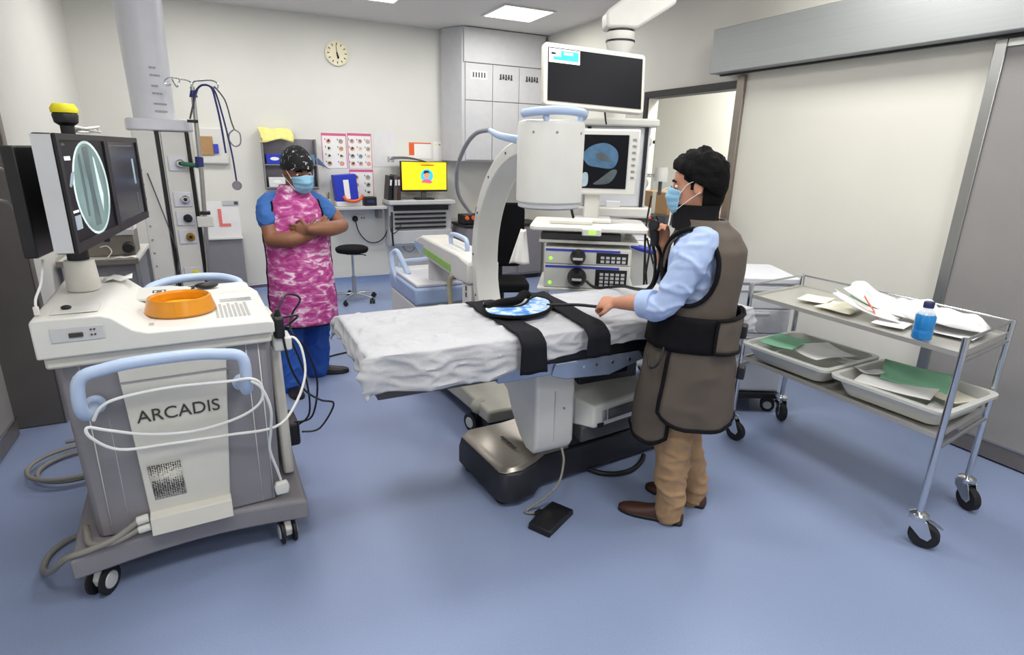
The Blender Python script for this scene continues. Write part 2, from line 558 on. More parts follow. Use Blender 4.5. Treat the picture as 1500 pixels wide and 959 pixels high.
# body: dark grey side wings and light centre
body = MB().loft([[(-.585, 2.40, .229), (-.575, 2.375, .229), (-.42, 2.345, .229), (.055, 2.345, .229), (.085, 2.38, .229), (.095, 2.95, .229), (-.58, 2.95, .229)],
                  [(-.60, 2.40, 1.0), (-.59, 2.375, 1.0), (-.42, 2.345, 1.0), (.08, 2.345, 1.0), (.105, 2.38, 1.0), (.115, 2.95, 1.0), (-.60, 2.95, 1.0)]]).build('body', 'grey', A, bev=.012)
for x0 in (-.535, -.475, .005, .05):
    MB().add([(x0, 2.343 + (.021 if x0 < -.5 else .012 if x0 < -.45 else 0) - .0, .24), (x0 + .004, 2.343 + (.021 if x0 < -.5 else .012 if x0 < -.45 else 0), .24), (x0 + .008, 2.343 + (.021 if x0 < -.5 else .012 if x0 < -.45 else 0), .98), (x0 + .004, 2.343 + (.021 if x0 < -.5 else .012 if x0 < -.45 else 0), .98)], [(0, 1, 2, 3)]).build('pin_line', 'white', body, thick=.0015)
# white side cheek at the back right, with the black foot at the rear corner
MB().prism([(2.52, .235), (2.94, .235), (2.94, .95), (2.60, .98), (2.55, .6)], 'X', .118, .165).build('side_cheek', 'white_warm', A, bev=.012)
MB().box(.166, .24, 2.78, 2.98, .235, .36).build('rear_bumper', 'black', A, bev=.015)
# light centre panel, with lower cover, nameplate letters and perforated grille
p = MB().loft([[(-.40, 2.335, .30), (-.115, 2.335, .30), (-.115, 2.36, .30), (-.40, 2.36, .30)], [(-.405, 2.322, .60), (-.09, 2.322, .60), (-.09, 2.36, .60), (-.405, 2.36, .60)], [(-.42, 2.33, 1.0), (-.055, 2.33, 1.0), (-.055, 2.36, 1.0), (-.42, 2.36, 1.0)]]).build('centre_panel', 'white_warm', A, bev=.004)
MB().prism([(2.335, .315), (2.30, .305), (2.285, .235), (2.36, .232), (2.36, .315)], 'X', -.40, -.112).build('lower_cover', 'white_warm', A, bev=.004)
MB().box(-.415, -.06, 2.322, 2.3345, .868, .872).build('seam', 'grey_mid', p)
q = facing((-.245, 2.3215, .725), (0, -1, .03)) 
text('ARCADIS', .068, 'lettering', 'ink', p, q @ Matrix.Scale(1.0, 4), .0012)
MB().add([(-.375, 2.3325, .36), (-.265, 2.3325, .36), (-.27, 2.321, .52), (-.38, 2.321, .52)], [(0, 1, 2, 3)]).build('grille', 'grille', p, thick=.001)
# skirt under the top, top plate with raised left platform
MB().box(-.612, .108, 2.315, 2.955, .955, 1.0).build('skirt', 'white_warm', A, bev=.01)
prof = [(-.625, 1.0), (.12, 1.0), (.12, 1.045), (.10, 1.052), (-.30, 1.058), (-.345, 1.075), (-.40, 1.125), (-.43, 1.137), (-.615, 1.14), (-.625, 1.13)]
def top_edit(bm):
    for v in bm.verts:
        pass
rings = []
for y, sh in ((2.292, .0), (2.6, .0), (2.86, 0), (2.95, .03), (3.0, .09)):
    rings.append([(max(x, -.625) if x < -.3 else x - sh * (.6 if x > .05 else 0), y, z) for x, z in prof])
tp = MB().loft(rings).build('top_plate', 'white', A, bev=.012, seg=3)
MB().box(-.6, .09, 2.83, 2.99, 1.0, 1.072).build('rear_ledge', 'white', A, bev=.02)
MB().box(-.575, -.44, 2.34, 2.47, 1.1405, 1.143).build('recess', 'offwhite', tp, bev=.001)
MB().sph((-.535, 2.40, 1.15), (.016, .01, .008)).build('recess_clip', 'black', tp)
cp = MB().box(-.575, -.425, 2.288, 2.2935, 1.055, 1.105).build('connector_plate', 'grey_lt', tp, bev=.002)
MB().box(-.525, -.485, 2.282, 2.2885, 1.07, 1.086).build('connector', 'ink', cp, bev=.003)
for i in range(4):
    MB().cyl((-.462 + .01 * (i % 2), 2.284, 1.074 + .018 * (i // 2)), (-.462 + .01 * (i % 2), 2.2885, 1.074 + .018 * (i // 2)), .003, n=8).build('screw', 'ink', cp)
# printed text blocks on the top
tx = MB()
for i in range(8):
    tx.box(-.075 + i * .016, -.065 + i * .016, 2.40, 2.60 + .03 * (i % 2), 1.0535, 1.055)
for i in range(3):
    tx.box(-.05, .075, 2.66 + i * .022, 2.673 + i * .022, 1.0535, 1.055)
for i in range(5):
    tx.box(-.125, -.118, 2.40 + i * .045, 2.432 + i * .045, 1.0535, 1.055)
tx = tx.build('printed_text', 'ink_soft', tp)
tx['kind'] = 'stuff'
MB().box(-.315, -.285, 2.38, 2.42, 1.057, 1.0585).build('small_print', 'ink_soft', tp)
# front and rear handles
def handle(y, s, x0, x1, zb, zt, name='handle'):
    pts = [(x0, y, zb), (x0 - .012, y + s * .10, zb), (x0 - .02, y + s * .145, zb + .05), (x0 - .005, y + s * .15, zb + .15), (x0 + .07, y + s * .15, zt - .01), ((x0 + x1) / 2 - .08, y + s * .15, zt), ((x0 + x1) / 2 + .08, y + s * .15, zt), (x1 - .07, y + s * .15, zt - .01), (x1 + .005, y + s * .15, zb + .15), (x1 + .012, y + s * .145, zb + .05), (x1 + .01, y + s * .10, zb), (x1, y, zb)]
    h = MB().tube(pts, .021, 14, res=5).build(name, 'blue_lt', A)
    for x in (x0, x1):
        MB().lathe([(0, 0), (.034, 0), (.034, .012), (.024, .022), (0, .022)], (x, y + s * .001, zb), 18, (0, s, 0)).build('flange', 'blue_lt', h)
    return h
handle(2.343, -1, -.50, -.02, .80, .985)
MB().tube([(-.33, 2.99, 1.04), (-.32, 3.05, 1.06), (-.24, 3.11, 1.075), (-.13, 3.13, 1.08), (-.02, 3.11, 1.075), (.05, 3.05, 1.06), (.06, 2.98, 1.04)], .02, 12).build('handle', 'blue_lt', A)
# monitor post
MB().lathe([(.052, 1.141), (.058, 1.15), (.05, 1.26), (.046, 1.262), (0, 1.262)], (-.52, 2.73, 0), 24).build('post_base', 'white', A)
MB().lathe([(0, 1.2622), (.036, 1.2622), (.036, 1.42), (0, 1.42)], (-.52, 2.73, 0), 20).build('post', 'black', A)
MB().box(-.55, -.47, 2.69, 2.77, 1.42, 1.60).build('monitor_bracket', 'black', A, bev=.006)
# twin monitor: front face runs from L to Rr
Lp, Rp = Vector((-.451, 2.26, 1.355)), Vector((-.354, 3.36, 1.355))
dx = (Rp - Lp).normalized()
nrm = Vector((dx.y, -dx.x, 0))
FM = Matrix(((dx.x, nrm.x, 0, Lp.x), (dx.y, nrm.y, 0, Lp.y), (0, 0, 1, Lp.z), (0, 0, 0, 1)))   # x along, y toward the viewer, z up
FM = CR.inverted() @ FM
Lw = (Rp - Lp).length
Hm = .372
mon = MB(FM).box(0, Lw, -.055, -.001, 0, Hm).build('monitor_case', 'black', A, bev=.006)
MB(FM).box(-.0035, -.0005, -.056, -.004, .004, Hm - .004).build('case_side', 'grey_lt', mon)
h2 = Lw / 2
for k, x0 in enumerate((0, h2)):
    bz = MB(FM)
    for a, b, c, d in ((.0, h2 - .002, 0, .03), (0, h2 - .002, Hm - .02, Hm), (0, .026, .03, Hm - .02), (h2 - .028, h2 - .002, .03, Hm - .02)):
        bz.box(x0 + a, x0 + b, -.0005, .008, c, d)
    bz.build('bezel', 'black', mon)
    sc = MB(FM).box(x0 + .027, x0 + h2 - .029, -.0005, .002, .0305, Hm - .0205).build('screen', 'scr_off' if k == 0 else 'scr_dark', mon)
    if k == 0:
        def ell(cx, cz, rx, rz, y, n=36):
            return [(cx + rx * cos(2 * pi * i / n), y, cz + rz * sin(2 * pi * i / n)) for i in range(n)]
        for nm, mm, cx, rx, rz, y in (('image_rim', 'xray_w', .30, .205, .162, .0024), ('image_field', 'xray_g', .295, .185, .153, .003)):
            MB(FM).add(ell(cx, .19, rx, rz, y), [tuple(range(36))]).build(nm, mm, sc, flat=True)
        MB(FM).prism([(.25, .33), (.32, .335), (.31, .2), (.33, .06), (.26, .06), (.265, .2)], 'Y', .0032, .0036).build('image_bone', 'xray_d', sc)
        MB(FM).prism([(.19, .30), (.215, .31), (.22, .2), (.215, .1), (.19, .1)], 'Y', .0032, .0036).build('image_bone', 'xray_d', sc)
        MB(FM).prism([(.36, .30), (.375, .29), (.41, .16), (.38, .1), (.365, .18)], 'Y', .0032, .0036).build('image_bone', 'xray_w', sc)
        MB(FM).box(.06, .115, .002, .003, .29, .302).build('caption', 'scr_white', sc)
        MB(FM).prism([(.06, .21), (.10, .25), (.13, .255), (.10, .22), (.075, .205)], 'Y', .002, .003).build('caption', 'scr_pale', sc)
        MB(FM).box(.05, .11, .002, .003, .07, .115).build('caption', 'scr_pale', sc)
        MB(FM).box(.045, .10, .002, .003, .125, .132).build('caption', 'scr_white', sc)
        MB(FM).box(.05, .085, .002, .003, .335, .342).build('caption', 'scr_grey', sc)
    else:
        MB(FM).box(x0 + .40, x0 + .43, .002, .003, .17, .28).build('tool_bar', 'scr_pale', sc)
        MB(FM).box(x0 + .40, x0 + .425, .002, .003, .05, .13).build('tool_bar', 'scr_grey', sc)
        MB(FM).box(x0 + .04, x0 + .45, .002, .003, .334, .338).build('tool_bar', 'scr_grey', sc)
MB(FM).box(.06, .62, -.16, -.12, -.02, Hm - .04).build('rear_monitor', 'black', A, bev=.006)
MB(FM).box(.30, .50, -.121, -.054, .1, .26).build('monitor_mount', 'black', A, bev=.004)
MB().tube([(-.60, 2.42, 1.60), (-.66, 2.40, 1.62), (-.66, 2.40, 1.53), (-.62, 2.42, 1.50), (-.61, 2.44, 1.42)], .006, 8).build('signal_cable', 'cable_grey', A)
MB().tube([(-.57, 2.40, 1.32), (-.58, 2.36, 1.25), (-.60, 2.34, 1.20), (-.605, 2.34, 1.16)], .004, 8).build('hanging_cable', 'cable_white', A)
MB().box(-.613, -.597, 2.334, 2.346, 1.145, 1.175).build('cable_plug', 'white', A, bev=.003)
# warning beacon on the monitor
bz = thing('warning_beacon', 'yellow topped black beacon on top of the cart monitors', 'beacon', (-.47, 2.78, 1.728))
WMc = frame(-.47, 2.70, 1.7285) @ Matrix.Scale(.74, 4)
MB(WMc).lathe([(0, 0), (.03, 0), (.03, .04), (.05, .055), (.055, .09), (.05, .10), (0, .10)], n=20).build('beacon_body', 'black', bz)
MB(WMc).lathe([(0, .1005), (.056, .1005), (.058, .12), (.045, .142), (0, .145)], n=20).build('beacon_cap', 'yellow', bz)
cb = MB()
P = [(-.44 + .05 * cos(a * 1.1) + .01 * i, 2.98 + .10 * sin(a * 1.1), 1.735 + .008 * i) for i, a in enumerate([k * .55 for k in range(24)])]
P = [(-.435 + (.03 + .012 * sin(k * 2.3)) * cos(k * 1.1), 2.93 + (.12 + .04 * sin(k * 1.7)) * sin(k * 1.1), 1.738 + .012 * (.5 + .5 * sin(k * 1.9)) + .0008 * k) for k in range(20)]
tag(MB().tube(P, .0045, 8, res=4).build('cable_coil', 'cable_white'), 'coiled white cable lying on top of the cart monitors', 'cable')

# orange dish, white mouse pad sheet, black remote, small papers
t = thing('amber_dish', 'translucent orange round plastic dish on the workstation cart', 'dish', (-.20, 2.50, 1.058))
MB().lathe([(.0, 0), (.122, 0), (.128, .008), (.112, .062), (.106, .064), (.100, .055), (.104, .02), (0, .016)], (-.195, 2.56, 1.059), 40).build('bowl', 'amber', t)
MB().lathe([(0, .0165), (.101, .0205), (.101, .024), (0, .022)], (-.195, 2.56, 1.059), 40).build('bowl_floor', 'amber_in', t)
k = thing('touch_pad', 'white curved touch pad with black square symbol behind the orange dish', 'touch pad', (-.27, 2.86, 1.072))
MB().prism([(-.40, 2.83), (-.36, 2.73), (-.27, 2.70), (-.18, 2.74), (-.15, 2.88), (-.24, 2.95), (-.36, 2.95)], 'Z', 1.0725, 1.086).build('pad', 'white', k, bev=.005)
sq = MB()
for a in ((-.30, -.25, 2.81, 2.815), (-.30, -.25, 2.855, 2.86), (-.30, -.294, 2.815, 2.855), (-.256, -.25, 2.815, 2.855), (-.285, -.265, 2.825, 2.845)):
    sq.box(*a, 1.0862, 1.0872)
sq.build('symbol', 'ink', k)
MB().tube([(-.38, 2.73, 1.08), (-.36, 2.62, 1.068), (-.38, 2.52, 1.066), (-.41, 2.45, 1.14)][:3], .003, 6).build('cord', 'black', k)
r_ = thing('black_remote', 'black hand remote with cord lying behind the orange dish', 'remote', (-.12, 2.9, 1.073))
MB().sph((-.09, 2.88, 1.088), (.05, .03, .014)).build('remote_body', 'black', r_)
MB().tube([(-.14, 2.88, 1.08), (-.17, 2.86, 1.078), (-.18, 2.9, 1.078), (-.12, 2.93, 1.078)], .004, 6).build('remote_cord', 'black', r_)
tag(MB().grid(6, 5, lambda u, v: (-.47 + .1 * u, 2.85 + .1 * v, 1.1408 + .012 * sin(5 * u + 3 * v) ** 2)).build('paper_slip', 'paper', thick=.001), 'crumpled white paper slip behind the monitor post', 'paper')

# white power cord wound on the front handle
def H(x, z, y=2.165):
    return (x, y, z)
pc = thing('power_cord', 'white power cord looped round the front blue handle, plug hanging down', 'power cord', (-.2, 2.2, .3))
MB().tube([(-.49, 2.185, .80), (-.46, 2.17, .85), (-.40, 2.165, .875), (-.25, 2.165, .885), (-.08, 2.165, .875), (.005, 2.17, .87), (.04, 2.18, .83), (.03, 2.19, .76), (-.05, 2.22, .70), (-.2, 2.27, .655), (-.35, 2.26, .68), (-.46, 2.21, .745), (-.51, 2.18, .78), (-.505, 2.18, .74), (-.44, 2.22, .66), (-.3, 2.265, .625), (-.1, 2.275, .61), (.08, 2.265, .61), (.17, 2.33, .66), (.235, 2.42, .75), (.24, 2.47, .85), (.22, 2.50, .90), (.19, 2.52, .905)], .0055, 8, res=5).build('cord', 'cable_white', pc)
MB().tube([(.005, 2.17, .86), (.04, 2.18, .82), (.065, 2.2, .72), (.06, 2.25, .6), (.052, 2.29, .5), (.075, 2.32, .38), (.085, 2.335, .325)], .0055, 8, res=5).build('cord_tail', 'cable_white', pc)
MB().loft([[(.062 + a, 2.31 + c, .322) for a, c in ((0, 0), (.046, 0), (.046, .026), (0, .026))], [(.055 + a, 2.305 + c, .30) for a, c in ((0, 0), (.06, 0), (.06, .032), (0, .032))], [(.06 + a, 2.305 + c, .268) for a, c in ((0, 0), (.05, 0), (.05, .03), (0, .03))]]).build('plug', 'white', pc, bev=.006)
# socket block and black adaptor on the right side
ps = thing('socket_block', 'white socket block with black plugs clipped to the cart side', 'socket block', (.17, 2.5, .85))
MB().box(.119, .195, 2.42, 2.53, .875, .935).build('socket_body', 'white', ps, bev=.008)
MB().box(.128, .17, 2.40, 2.50, .9355, 1.03).build('black_plug', 'black', ps, bev=.012)
MB().cyl((.15, 2.44, 1.03), (.15, 2.43, 1.06), .016, .008, 10).build('black_plug', 'black', ps)
for nm, P in (('black_lead', [(.15, 2.43, 1.05), (.2, 2.5, 1.10), (.27, 2.6, 1.05), (.24, 2.7, .95), (.22, 2.6, .9), (.28, 2.62, .80), (.33, 2.7, .6), (.30, 2.75, .4), (.22, 2.8, .36)]),
              ('black_lead', [(.16, 2.42, .95), (.18, 2.42, .8), (.24, 2.5, .65), (.34, 2.7, .5), (.42, 2.8, .42), (.34, 2.8, .3), (.25, 2.8, .3)]),
              ('black_lead', [(.17, 2.5, 1.0), (.25, 2.58, .98), (.22, 2.64, .93), (.18, 2.58, .93), (.22, 2.66, .85), (.29, 2.78, .6), (.31, 2.9, .35), (.24, 2.92, .28)])):
    MB().tube(P, .005, 8, res=6).build(nm, 'black', ps)
# grey cables and white plugs at the lower left
gc = thing('grey_cable', 'grey cables plugged into the lower left front of the cart, trailing to floor', 'cable', (-.6, 2.3, 0))
MB().tube([(-.44, 2.318, .30), (-.52, 2.30, .26), (-.60, 2.29, .245), (-.68, 2.31, .22), (-.76, 2.42, .11), (-.825, 2.60, .02), (-.815, 2.72, .012), (-.74, 2.80, .012), (-.6, 2.82, .012)], .012, 10, res=6).build('cable', 'cable_grey', gc)
MB().tube([(-.44, 2.318, .265), (-.53, 2.30, .245), (-.60, 2.33, .242), (-.62, 2.40, .245), (-.63, 2.46, .245)], .012, 10, res=6).build('cable', 'cable_grey', gc)
MB().cyl((-.445, 2.318, .30), (-.405, 2.318, .305), .017).build('plug', 'white', gc, bev=.003)
MB().cyl((-.445, 2.318, .262), (-.402, 2.318, .266), .017).build('plug', 'white', gc, bev=.003)
# cable coil lying on the floor behind the cart, left
P = []
for k in range(30):
    a = k * .5
    P.append((-.80 + (.17 + .003 * k) * cos(a), 3.50 + (.17 + .002 * k) * sin(a), .012 + .0022 * k))
tag(MB().tube(P, .011, 8, res=4).build('cable_coil', 'cable_grey'), 'grey cable coiled on the floor between dark door and cart', 'cable')
for o in set(bpy.data.objects) - PRE:
    if o.parent is None and o.name.split('.')[0] not in ('grey_cable_coil',):
        o.location = CR @ o.location
        o.rotation_euler.z += CART_ROT
# ================================================================== CEILING COLUMN (left) and what hangs on it
P1 = thing('ceiling_supply_column', 'white ceiling supply column with gas outlets behind the workstation cart', 'supply column', (-.38, 5.15, 0))
cx, cy = -.40, 5.2
MB().lathe([(0, CEIL - .001), (.165, CEIL - .001), (.15, 2.6), (.135, 1.88), (0, 1.88)], (cx, cy, 0), 32).build('drop_tube', 'white_cool', P1)
lbl = MB()
for i, (z, n) in enumerate(((2.22, 2), (2.17, 3), (2.10, 2), (2.05, 3), (1.98, 4), (1.93, 4))):
    for k in range(n):
        a = R(-78 + 9 * k)
        r_ = .1385 + (z - 1.88) * .021
        lbl.box(-.010, .010, -.0006, .0006, -.006, .006, Matrix.Translation((cx + r_ * cos(a), cy + r_ * sin(a), z)) @ Matrix.Rotation(a + pi / 2, 4, 'Z'))
lbl.build('rating_label', 'ink_soft', P1)['kind'] = 'stuff'
PF = frame(cx + .02, cy, 0, R(8))
MB(PF).prism(rrect(-.21, .21, -.20, .18, .07), 'Z', 1.795, 1.878).build('top_cap', 'white_cool', P1, bev=.012)
MB(PF).prism(rrect(-.17, .17, -.16, .16, .03), 'Z', .45, 1.794).build('core', 'offwhite', P1, bev=.004)
bm_ = MB(PF).prism([(-.19, -.165), (-.05, -.165), (-.05, -.19), (-.12, -.195), (-.19, -.185)], 'Z', .45, 1.794).build('front_panel', 'white', P1, bev=.006)
for i in range(10):
    MB(PF).cyl((-.165, -.19, .62 + i * .1), (-.165, -.197, .62 + i * .1), .007, n=8).build('panel_screw', 'grey_mid', bm_)
for x in (-.045, .145):
    MB(PF).box(x, x + .022, -.19, -.16, .45, 1.79).build('accessory_channel', 'black', P1, bev=.003)
    MB(PF).box(x + .023, x + .03, -.196, -.16, .45, 1.79).build('channel_lip', 'steel', P1)
pn = MB(PF).box(-.012, .143, -.186, -.161, .45, 1.79).build('outlet_panel', 'white', P1, bev=.004)
for z, m_ in ((1.57, 'chrome'), (1.31, 'chrome'), (1.17, 'black'), (1.03, 'gold'), (.74, 'yellow')):
    o = MB(PF).box(.01, .13, -.197, -.1865, z - .055, z + .055).build('outlet_plate', 'white_cool', P1, bev=.012)
    MB(PF).lathe([(0, 0), (.03, 0), (.03, .022), (.021, .03), (.0, .03)], (.085, -.1975, z), 20, (0, -1, 0)).build('outlet_collar', m_, o)
    MB(PF).lathe([(0, 0), (.014, 0), (.012, .012), (0, .012)], (.085, -.2278, z), 14, (0, -1, 0)).build('outlet_core', 'black', o)
MB(PF).cyl((.085, -.24, 1.57), (.20, -.26, 1.555), .016).build('gas_probe', 'green_dk', P1)
MB(PF).tube([(-.13, -.2, 1.5), (-.09, -.23, 1.3), (-.05, -.24, 1.1), (-.02, -.235, .9), (-.05, -.22, .7), (-.09, -.21, .58)], .004, 6).build('thin_cable', 'grey_dk', P1)
MB(PF).box(-.05, .62, -.30, -.28, .60, .63, Matrix.Translation((.0, 0, 0))).build('side_rail', 'steel', P1, bev=.003)
MB(PF).box(-.02, .02, -.281, -.186, .595, .635).build('rail_bracket', 'steel', P1, bev=.003)

iv = thing('iv_pole', 'chrome drip pole with hooks clamped beside the ceiling supply column', 'drip pole', (-.16, 5.1, .4))
px, py = -.13, 4.95
MB().tube([(px - .06, py, .45), (px - .005, py, 1.5), (px + .01, py, 2.10)], .016, 12, sm=False).build('pole', 'steel', iv)
MB().cyl((px - .01, py, 1.55), (px - .0065, py, 1.62), .028).build('clamp_knob', 'blue_dk', iv, bev=.004)
MB().box(px - .075, px + .035, py - .04, py - .0, 1.11, 1.19).build('rail_clamp', 'white', iv, bev=.006)
MB().box(px - .05, px + .02, py - .04, py + .03, 1.201, 1.225).build('clamp_cap', 'black', iv, bev=.004)
for sx, q in ((-1, .0), (1, .0)):
    MB().tube([(px + .01, py, 2.07), (px + .01 + sx * .01, py, 2.13), (px + .01 + sx * .07, py, 2.145), (px + .01 + sx * .13, py, 2.15), (px + .01 + sx * .165, py, 2.13), (px + .01 + sx * .16, py, 2.10), (px + .01 + sx * .13, py, 2.105)], .005, 8).build('hook', 'chrome', iv)
MB().tube([(px - .06, py, 2.145), (px - .085, py - .02, 2.09), (px - .11, py, 2.14)], .005, 8).build('hook', 'chrome', iv)
MB().cyl((px + .01, py, 2.03), (px + .01, py, 2.09), .028, .012).build('hook_hub', 'blue_dk', iv)
bp = thing('pressure_hose_set', 'dark blue tubing with round gauge hanging from the drip pole hook', 'tubing', (px + .15, py - .03, 1.40))
MB().tube([(px + .0, py - .03, 1.95), (px + .02, py - .03, 2.05), (px + .07, py - .03, 2.11), (px + .13, py - .03, 2.10), (px + .15, py - .03, 2.0), (px + .165, py - .03, 1.85), (px + .175, py - .03, 1.65)], .007, 8).build('tube', 'blue_dk', bp)
MB().tube([(px + .10, py - .03, 2.115), (px + .15, py - .03, 2.08), (px + .185, py - .03, 1.9), (px + .215, py - .03, 1.65), (px + .225, py - .03, 1.45)], .006, 8).build('tube', 'blue_dk', bp)
MB().tube([(px + .15, py - .03, 2.11), (px + .21, py - .03, 2.02), (px + .235, py - .03, 1.88), (px + .25, py - .03, 1.82)], .005, 8).build('tube', 'grey_dk', bp)
MB().tube([(px + .25, py - .03, 1.82), (px + .215, py - .03, 1.79), (px + .21, py - .03, 1.74), (px + .24, py - .03, 1.70), (px + .28, py - .03, 1.72), (px + .285, py - .03, 1.79), (px + .25, py - .03, 1.82)], .005, 8).build('tube_loop', 'grey_mid', bp)
MB().lathe([(0, 0), (.033, 0), (.035, .012), (.028, .014), (.026, .01), (0, .01)], (px + .225, py - .02, 1.415), 20, (0, -1, 0)).build('gauge', 'grey_mid', bp)
MB().tube([(px + .04, py - .02, 2.08), (px - .0, py - .05, 1.97), (px - .03, py - .05, 1.88)], .006, 8).build('tube', 'grey_dk', bp)
MB().box(px - .05, px + .02, py - .06, py - .04, 1.855, 1.875).build('tube_clip', 'black', bp, bev=.003)
wb = thing('wall_outlet_box', 'white wall box with tan cover behind the drip pole', 'outlet box', (-.08, YB, 1.55))
MB().box(-.25, .10, YB - .06, YB - .001, 1.50, 1.90).build('box', 'white', wb, bev=.02)
MB().box(-.21, -.05, YB - .075, YB - .0605, 1.60, 1.80).build('cover', 'brown_card', wb, bev=.004)
MB().box(-.05, .0, YB - .085, YB - .0605, 1.62, 1.72).build('plug', 'led_blue', wb, bev=.004)

# grey cabinet with the L sign
lc = thing('grey_bin_cabinet', 'grey pedal cabinet standing against the back wall beside ceiling column', 'cabinet', (-.03, 7.3, 0))
MB().box(-.24, .13, 7.12, 7.52, .06, .70).build('cabinet_body', 'grey', lc, bev=.01)
MB().box(-.25, .14, 7.10, 7.52, .7005, .72).build('cabinet_lid', 'grey_lt', lc, bev=.006)
for x in (-.2, .06):
    MB().box(x, x + .04, 7.15, 7.5, .0, .06).build('cabinet_foot', 'black', lc)
ls = thing('l_plate_sign', 'white sheet with red capital letter on top of the grey cabinet', 'sign', (-.03, 7.14, .721))
MB().box(-.22, .13, 7.14, 7.148, .7215, 1.12).build('sheet', 'paper', ls)
MB().box(-.03, .135, 7.132, 7.155, 1.075, 1.13).build('clip_bar', 'grey_lt', ls, bev=.003)
MB().box(.085, .125, 7.128, 7.1315, 1.085, 1.115).build('clip', 'grey_dk', ls)
text('L', .27, 'letter', 'red_lt', ls, facing((-.035, 7.137, .93), (0, -1, 0)), .001, .004)

# side counter with instruments behind the cart
sd = thing('side_counter', 'pale counter with steel edge and grey drawer behind the monitors', 'counter', (-.95, 5.6, 0))
MB().box(-1.20, -.67, 5.35, 6.15, .80, .83).build('counter_top', 'white', sd, bev=.004)
MB().box(-1.20, -.67, 5.32, 5.349, .79, .835).build('edge_rail', 'steel_dull', sd, bev=.004)
dr = MB().box(-1.10, -.70, 5.40, 6.1, .42, .799).build('drawer_unit', 'grey', sd, bev=.006)
MB().box(-.95, -.80, 5.385, 5.399, .68, .70).build('drawer_pull', 'steel', dr)
for x in (-1.18, -.70):
    for y in (5.37, 6.1):
        MB().box(x, x + .03, y, y + .03, 0, .799 if y < 5.39 else .79).build('leg', 'steel', sd)
dv = thing('bench_instrument', 'grey boxy bench instrument with round knob on the side counter', 'instrument', (-.85, 5.6, .831))
MB().box(-1.02, -.70, 5.50, 5.80, .832, 1.03).build('instrument_case', 'steel_dull', dv, bev=.008)
MB().box(-1.03, -.69, 5.47, 5.499, 1.0, 1.045).build('instrument_lip', 'grey_lt', dv, bev=.004)
MB().box(-.90, -.86, 5.49, 5.4995, .95, 1.0).build('switch', 'black', dv)
MB().cyl((-.74, 5.499, .90), (-.74, 5.43, .90), .045, .04).build('knob', 'black', dv, bev=.006)
MB().tube([(-.93, 5.48, .91), (-.88, 5.46, .92), (-.85, 5.42, .88), (-.88, 5.40, .84)], .004, 6).build('cord', 'cable_white', dv)
tag(MB().grid(8, 6, lambda u, v: (-.84 + .15 * u, 5.37 + .10 * v, .8325 + .006 * sin(6 * u) ** 2)).build('paper_sheet', 'paper', thick=.001), 'white sheet lying on the side counter front edge', 'paper')
bx = thing('paper_box', 'white printed box stacked on the bench instrument', 'box', (-.78, 5.6, 1.0455))
MB().box(-.80, -.69, 5.53, 5.70, 1.031, 1.09).build('carton', 'paper', bx, bev=.003)
MB().box(-.79, -.76, 5.5285, 5.5295, 1.05, 1.075).build('print', 'ink', bx)
ws = thing('wall_switch', 'white double switch on the left wall behind the monitors', 'switch', (-1.22, 5.2, 1.3))
MB().box(-1.219, -1.205, 4.95, 5.10, 1.28, 1.43).build('plate', 'white', ws, bev=.004)
for y in (4.98, 5.035):
    MB().box(-1.2045, -1.198, y, y + .035, 1.32, 1.39).build('rocker', 'ink', ws, bev=.002)

# ================================================================== BACK WALL
# glove rack behind the man in pink, yellow gown on top
gr = thing('glove_rack', 'grey wall rack with glove boxes behind the man in pink apron', 'rack', (.73, YB, 1.25))
MB().box(.46, 1.03, YB - .012, YB - .001, 1.22, 1.80).build('back_plate', 'grey', gr, bev=.003)
for z in (1.24, 1.50):
    MB().box(.46, 1.03, YB - .17, YB - .0125, z, z + .012).build('shelf', 'grey', gr)
for x in (.445, 1.031):
    MB().box(x, x + .014, YB - .17, YB - .001, 1.22, 1.80).build('side', 'grey', gr, bev=.002)
def glove_box(x, z, m_, label):
    g = thing('glove_box', label, 'glove box', (x, YB - .1, z), group='glove boxes on the wall rack')
    MB().box(x - .09, x + .09, YB - .16, YB - .03, z, z + .11).build('carton', m_, g, bev=.004)
    MB().prism([(x + .05 * cos(a * .7), z + .06 + .02 * sin(a * .7)) for a in range(9)], 'Y', YB - .163, YB - .1605).build('slot', 'paper', g)
glove_box(.57, 1.513, 'blue', 'blue glove box on the upper shelf of the wall rack')
glove_box(.575, 1.253, 'paper_grey', 'pale glove box on the lower shelf of the wall rack')
glove_box(.90, 1.253, 'iconblue', 'grey blue glove box on the lower shelf right of the head')
glove_box(.93, 1.513, 'iconblue', 'grey blue glove box on the upper shelf right of the head')
tag(MB().grid(26, 14, lambda u, v: (.43 + .36 * u + .015 * sin(9 * v), YB - .17 + .13 * v - .02 * sin(9 * u) ** 2 * (1 - v), 1.835 + .075 * min(1, v * 2.5) * (1 + .12 * sin(11 * u)) - .085 * max(0, 1 - v * 2.2) * (.75 + .25 * sin(6 * u + 1)))).build('yellow_gown', 'yellow_pale', thick=.003), 'crumpled pale yellow gown on top of the grey wall rack', 'gown')
tag(MB().grid(16, 8, lambda u, v: (1.02 + .17 * u, YB - .12 - .05 * v + .02 * sin(6 * u), 1.53 - .07 * u + .10 * v * (1 - u) * (.6 + .4 * sin(5 * u)))).build('bouffant_hat', 'blue_pan', thick=.003), 'light blue disposable hat poking out right of the wall rack', 'hat')

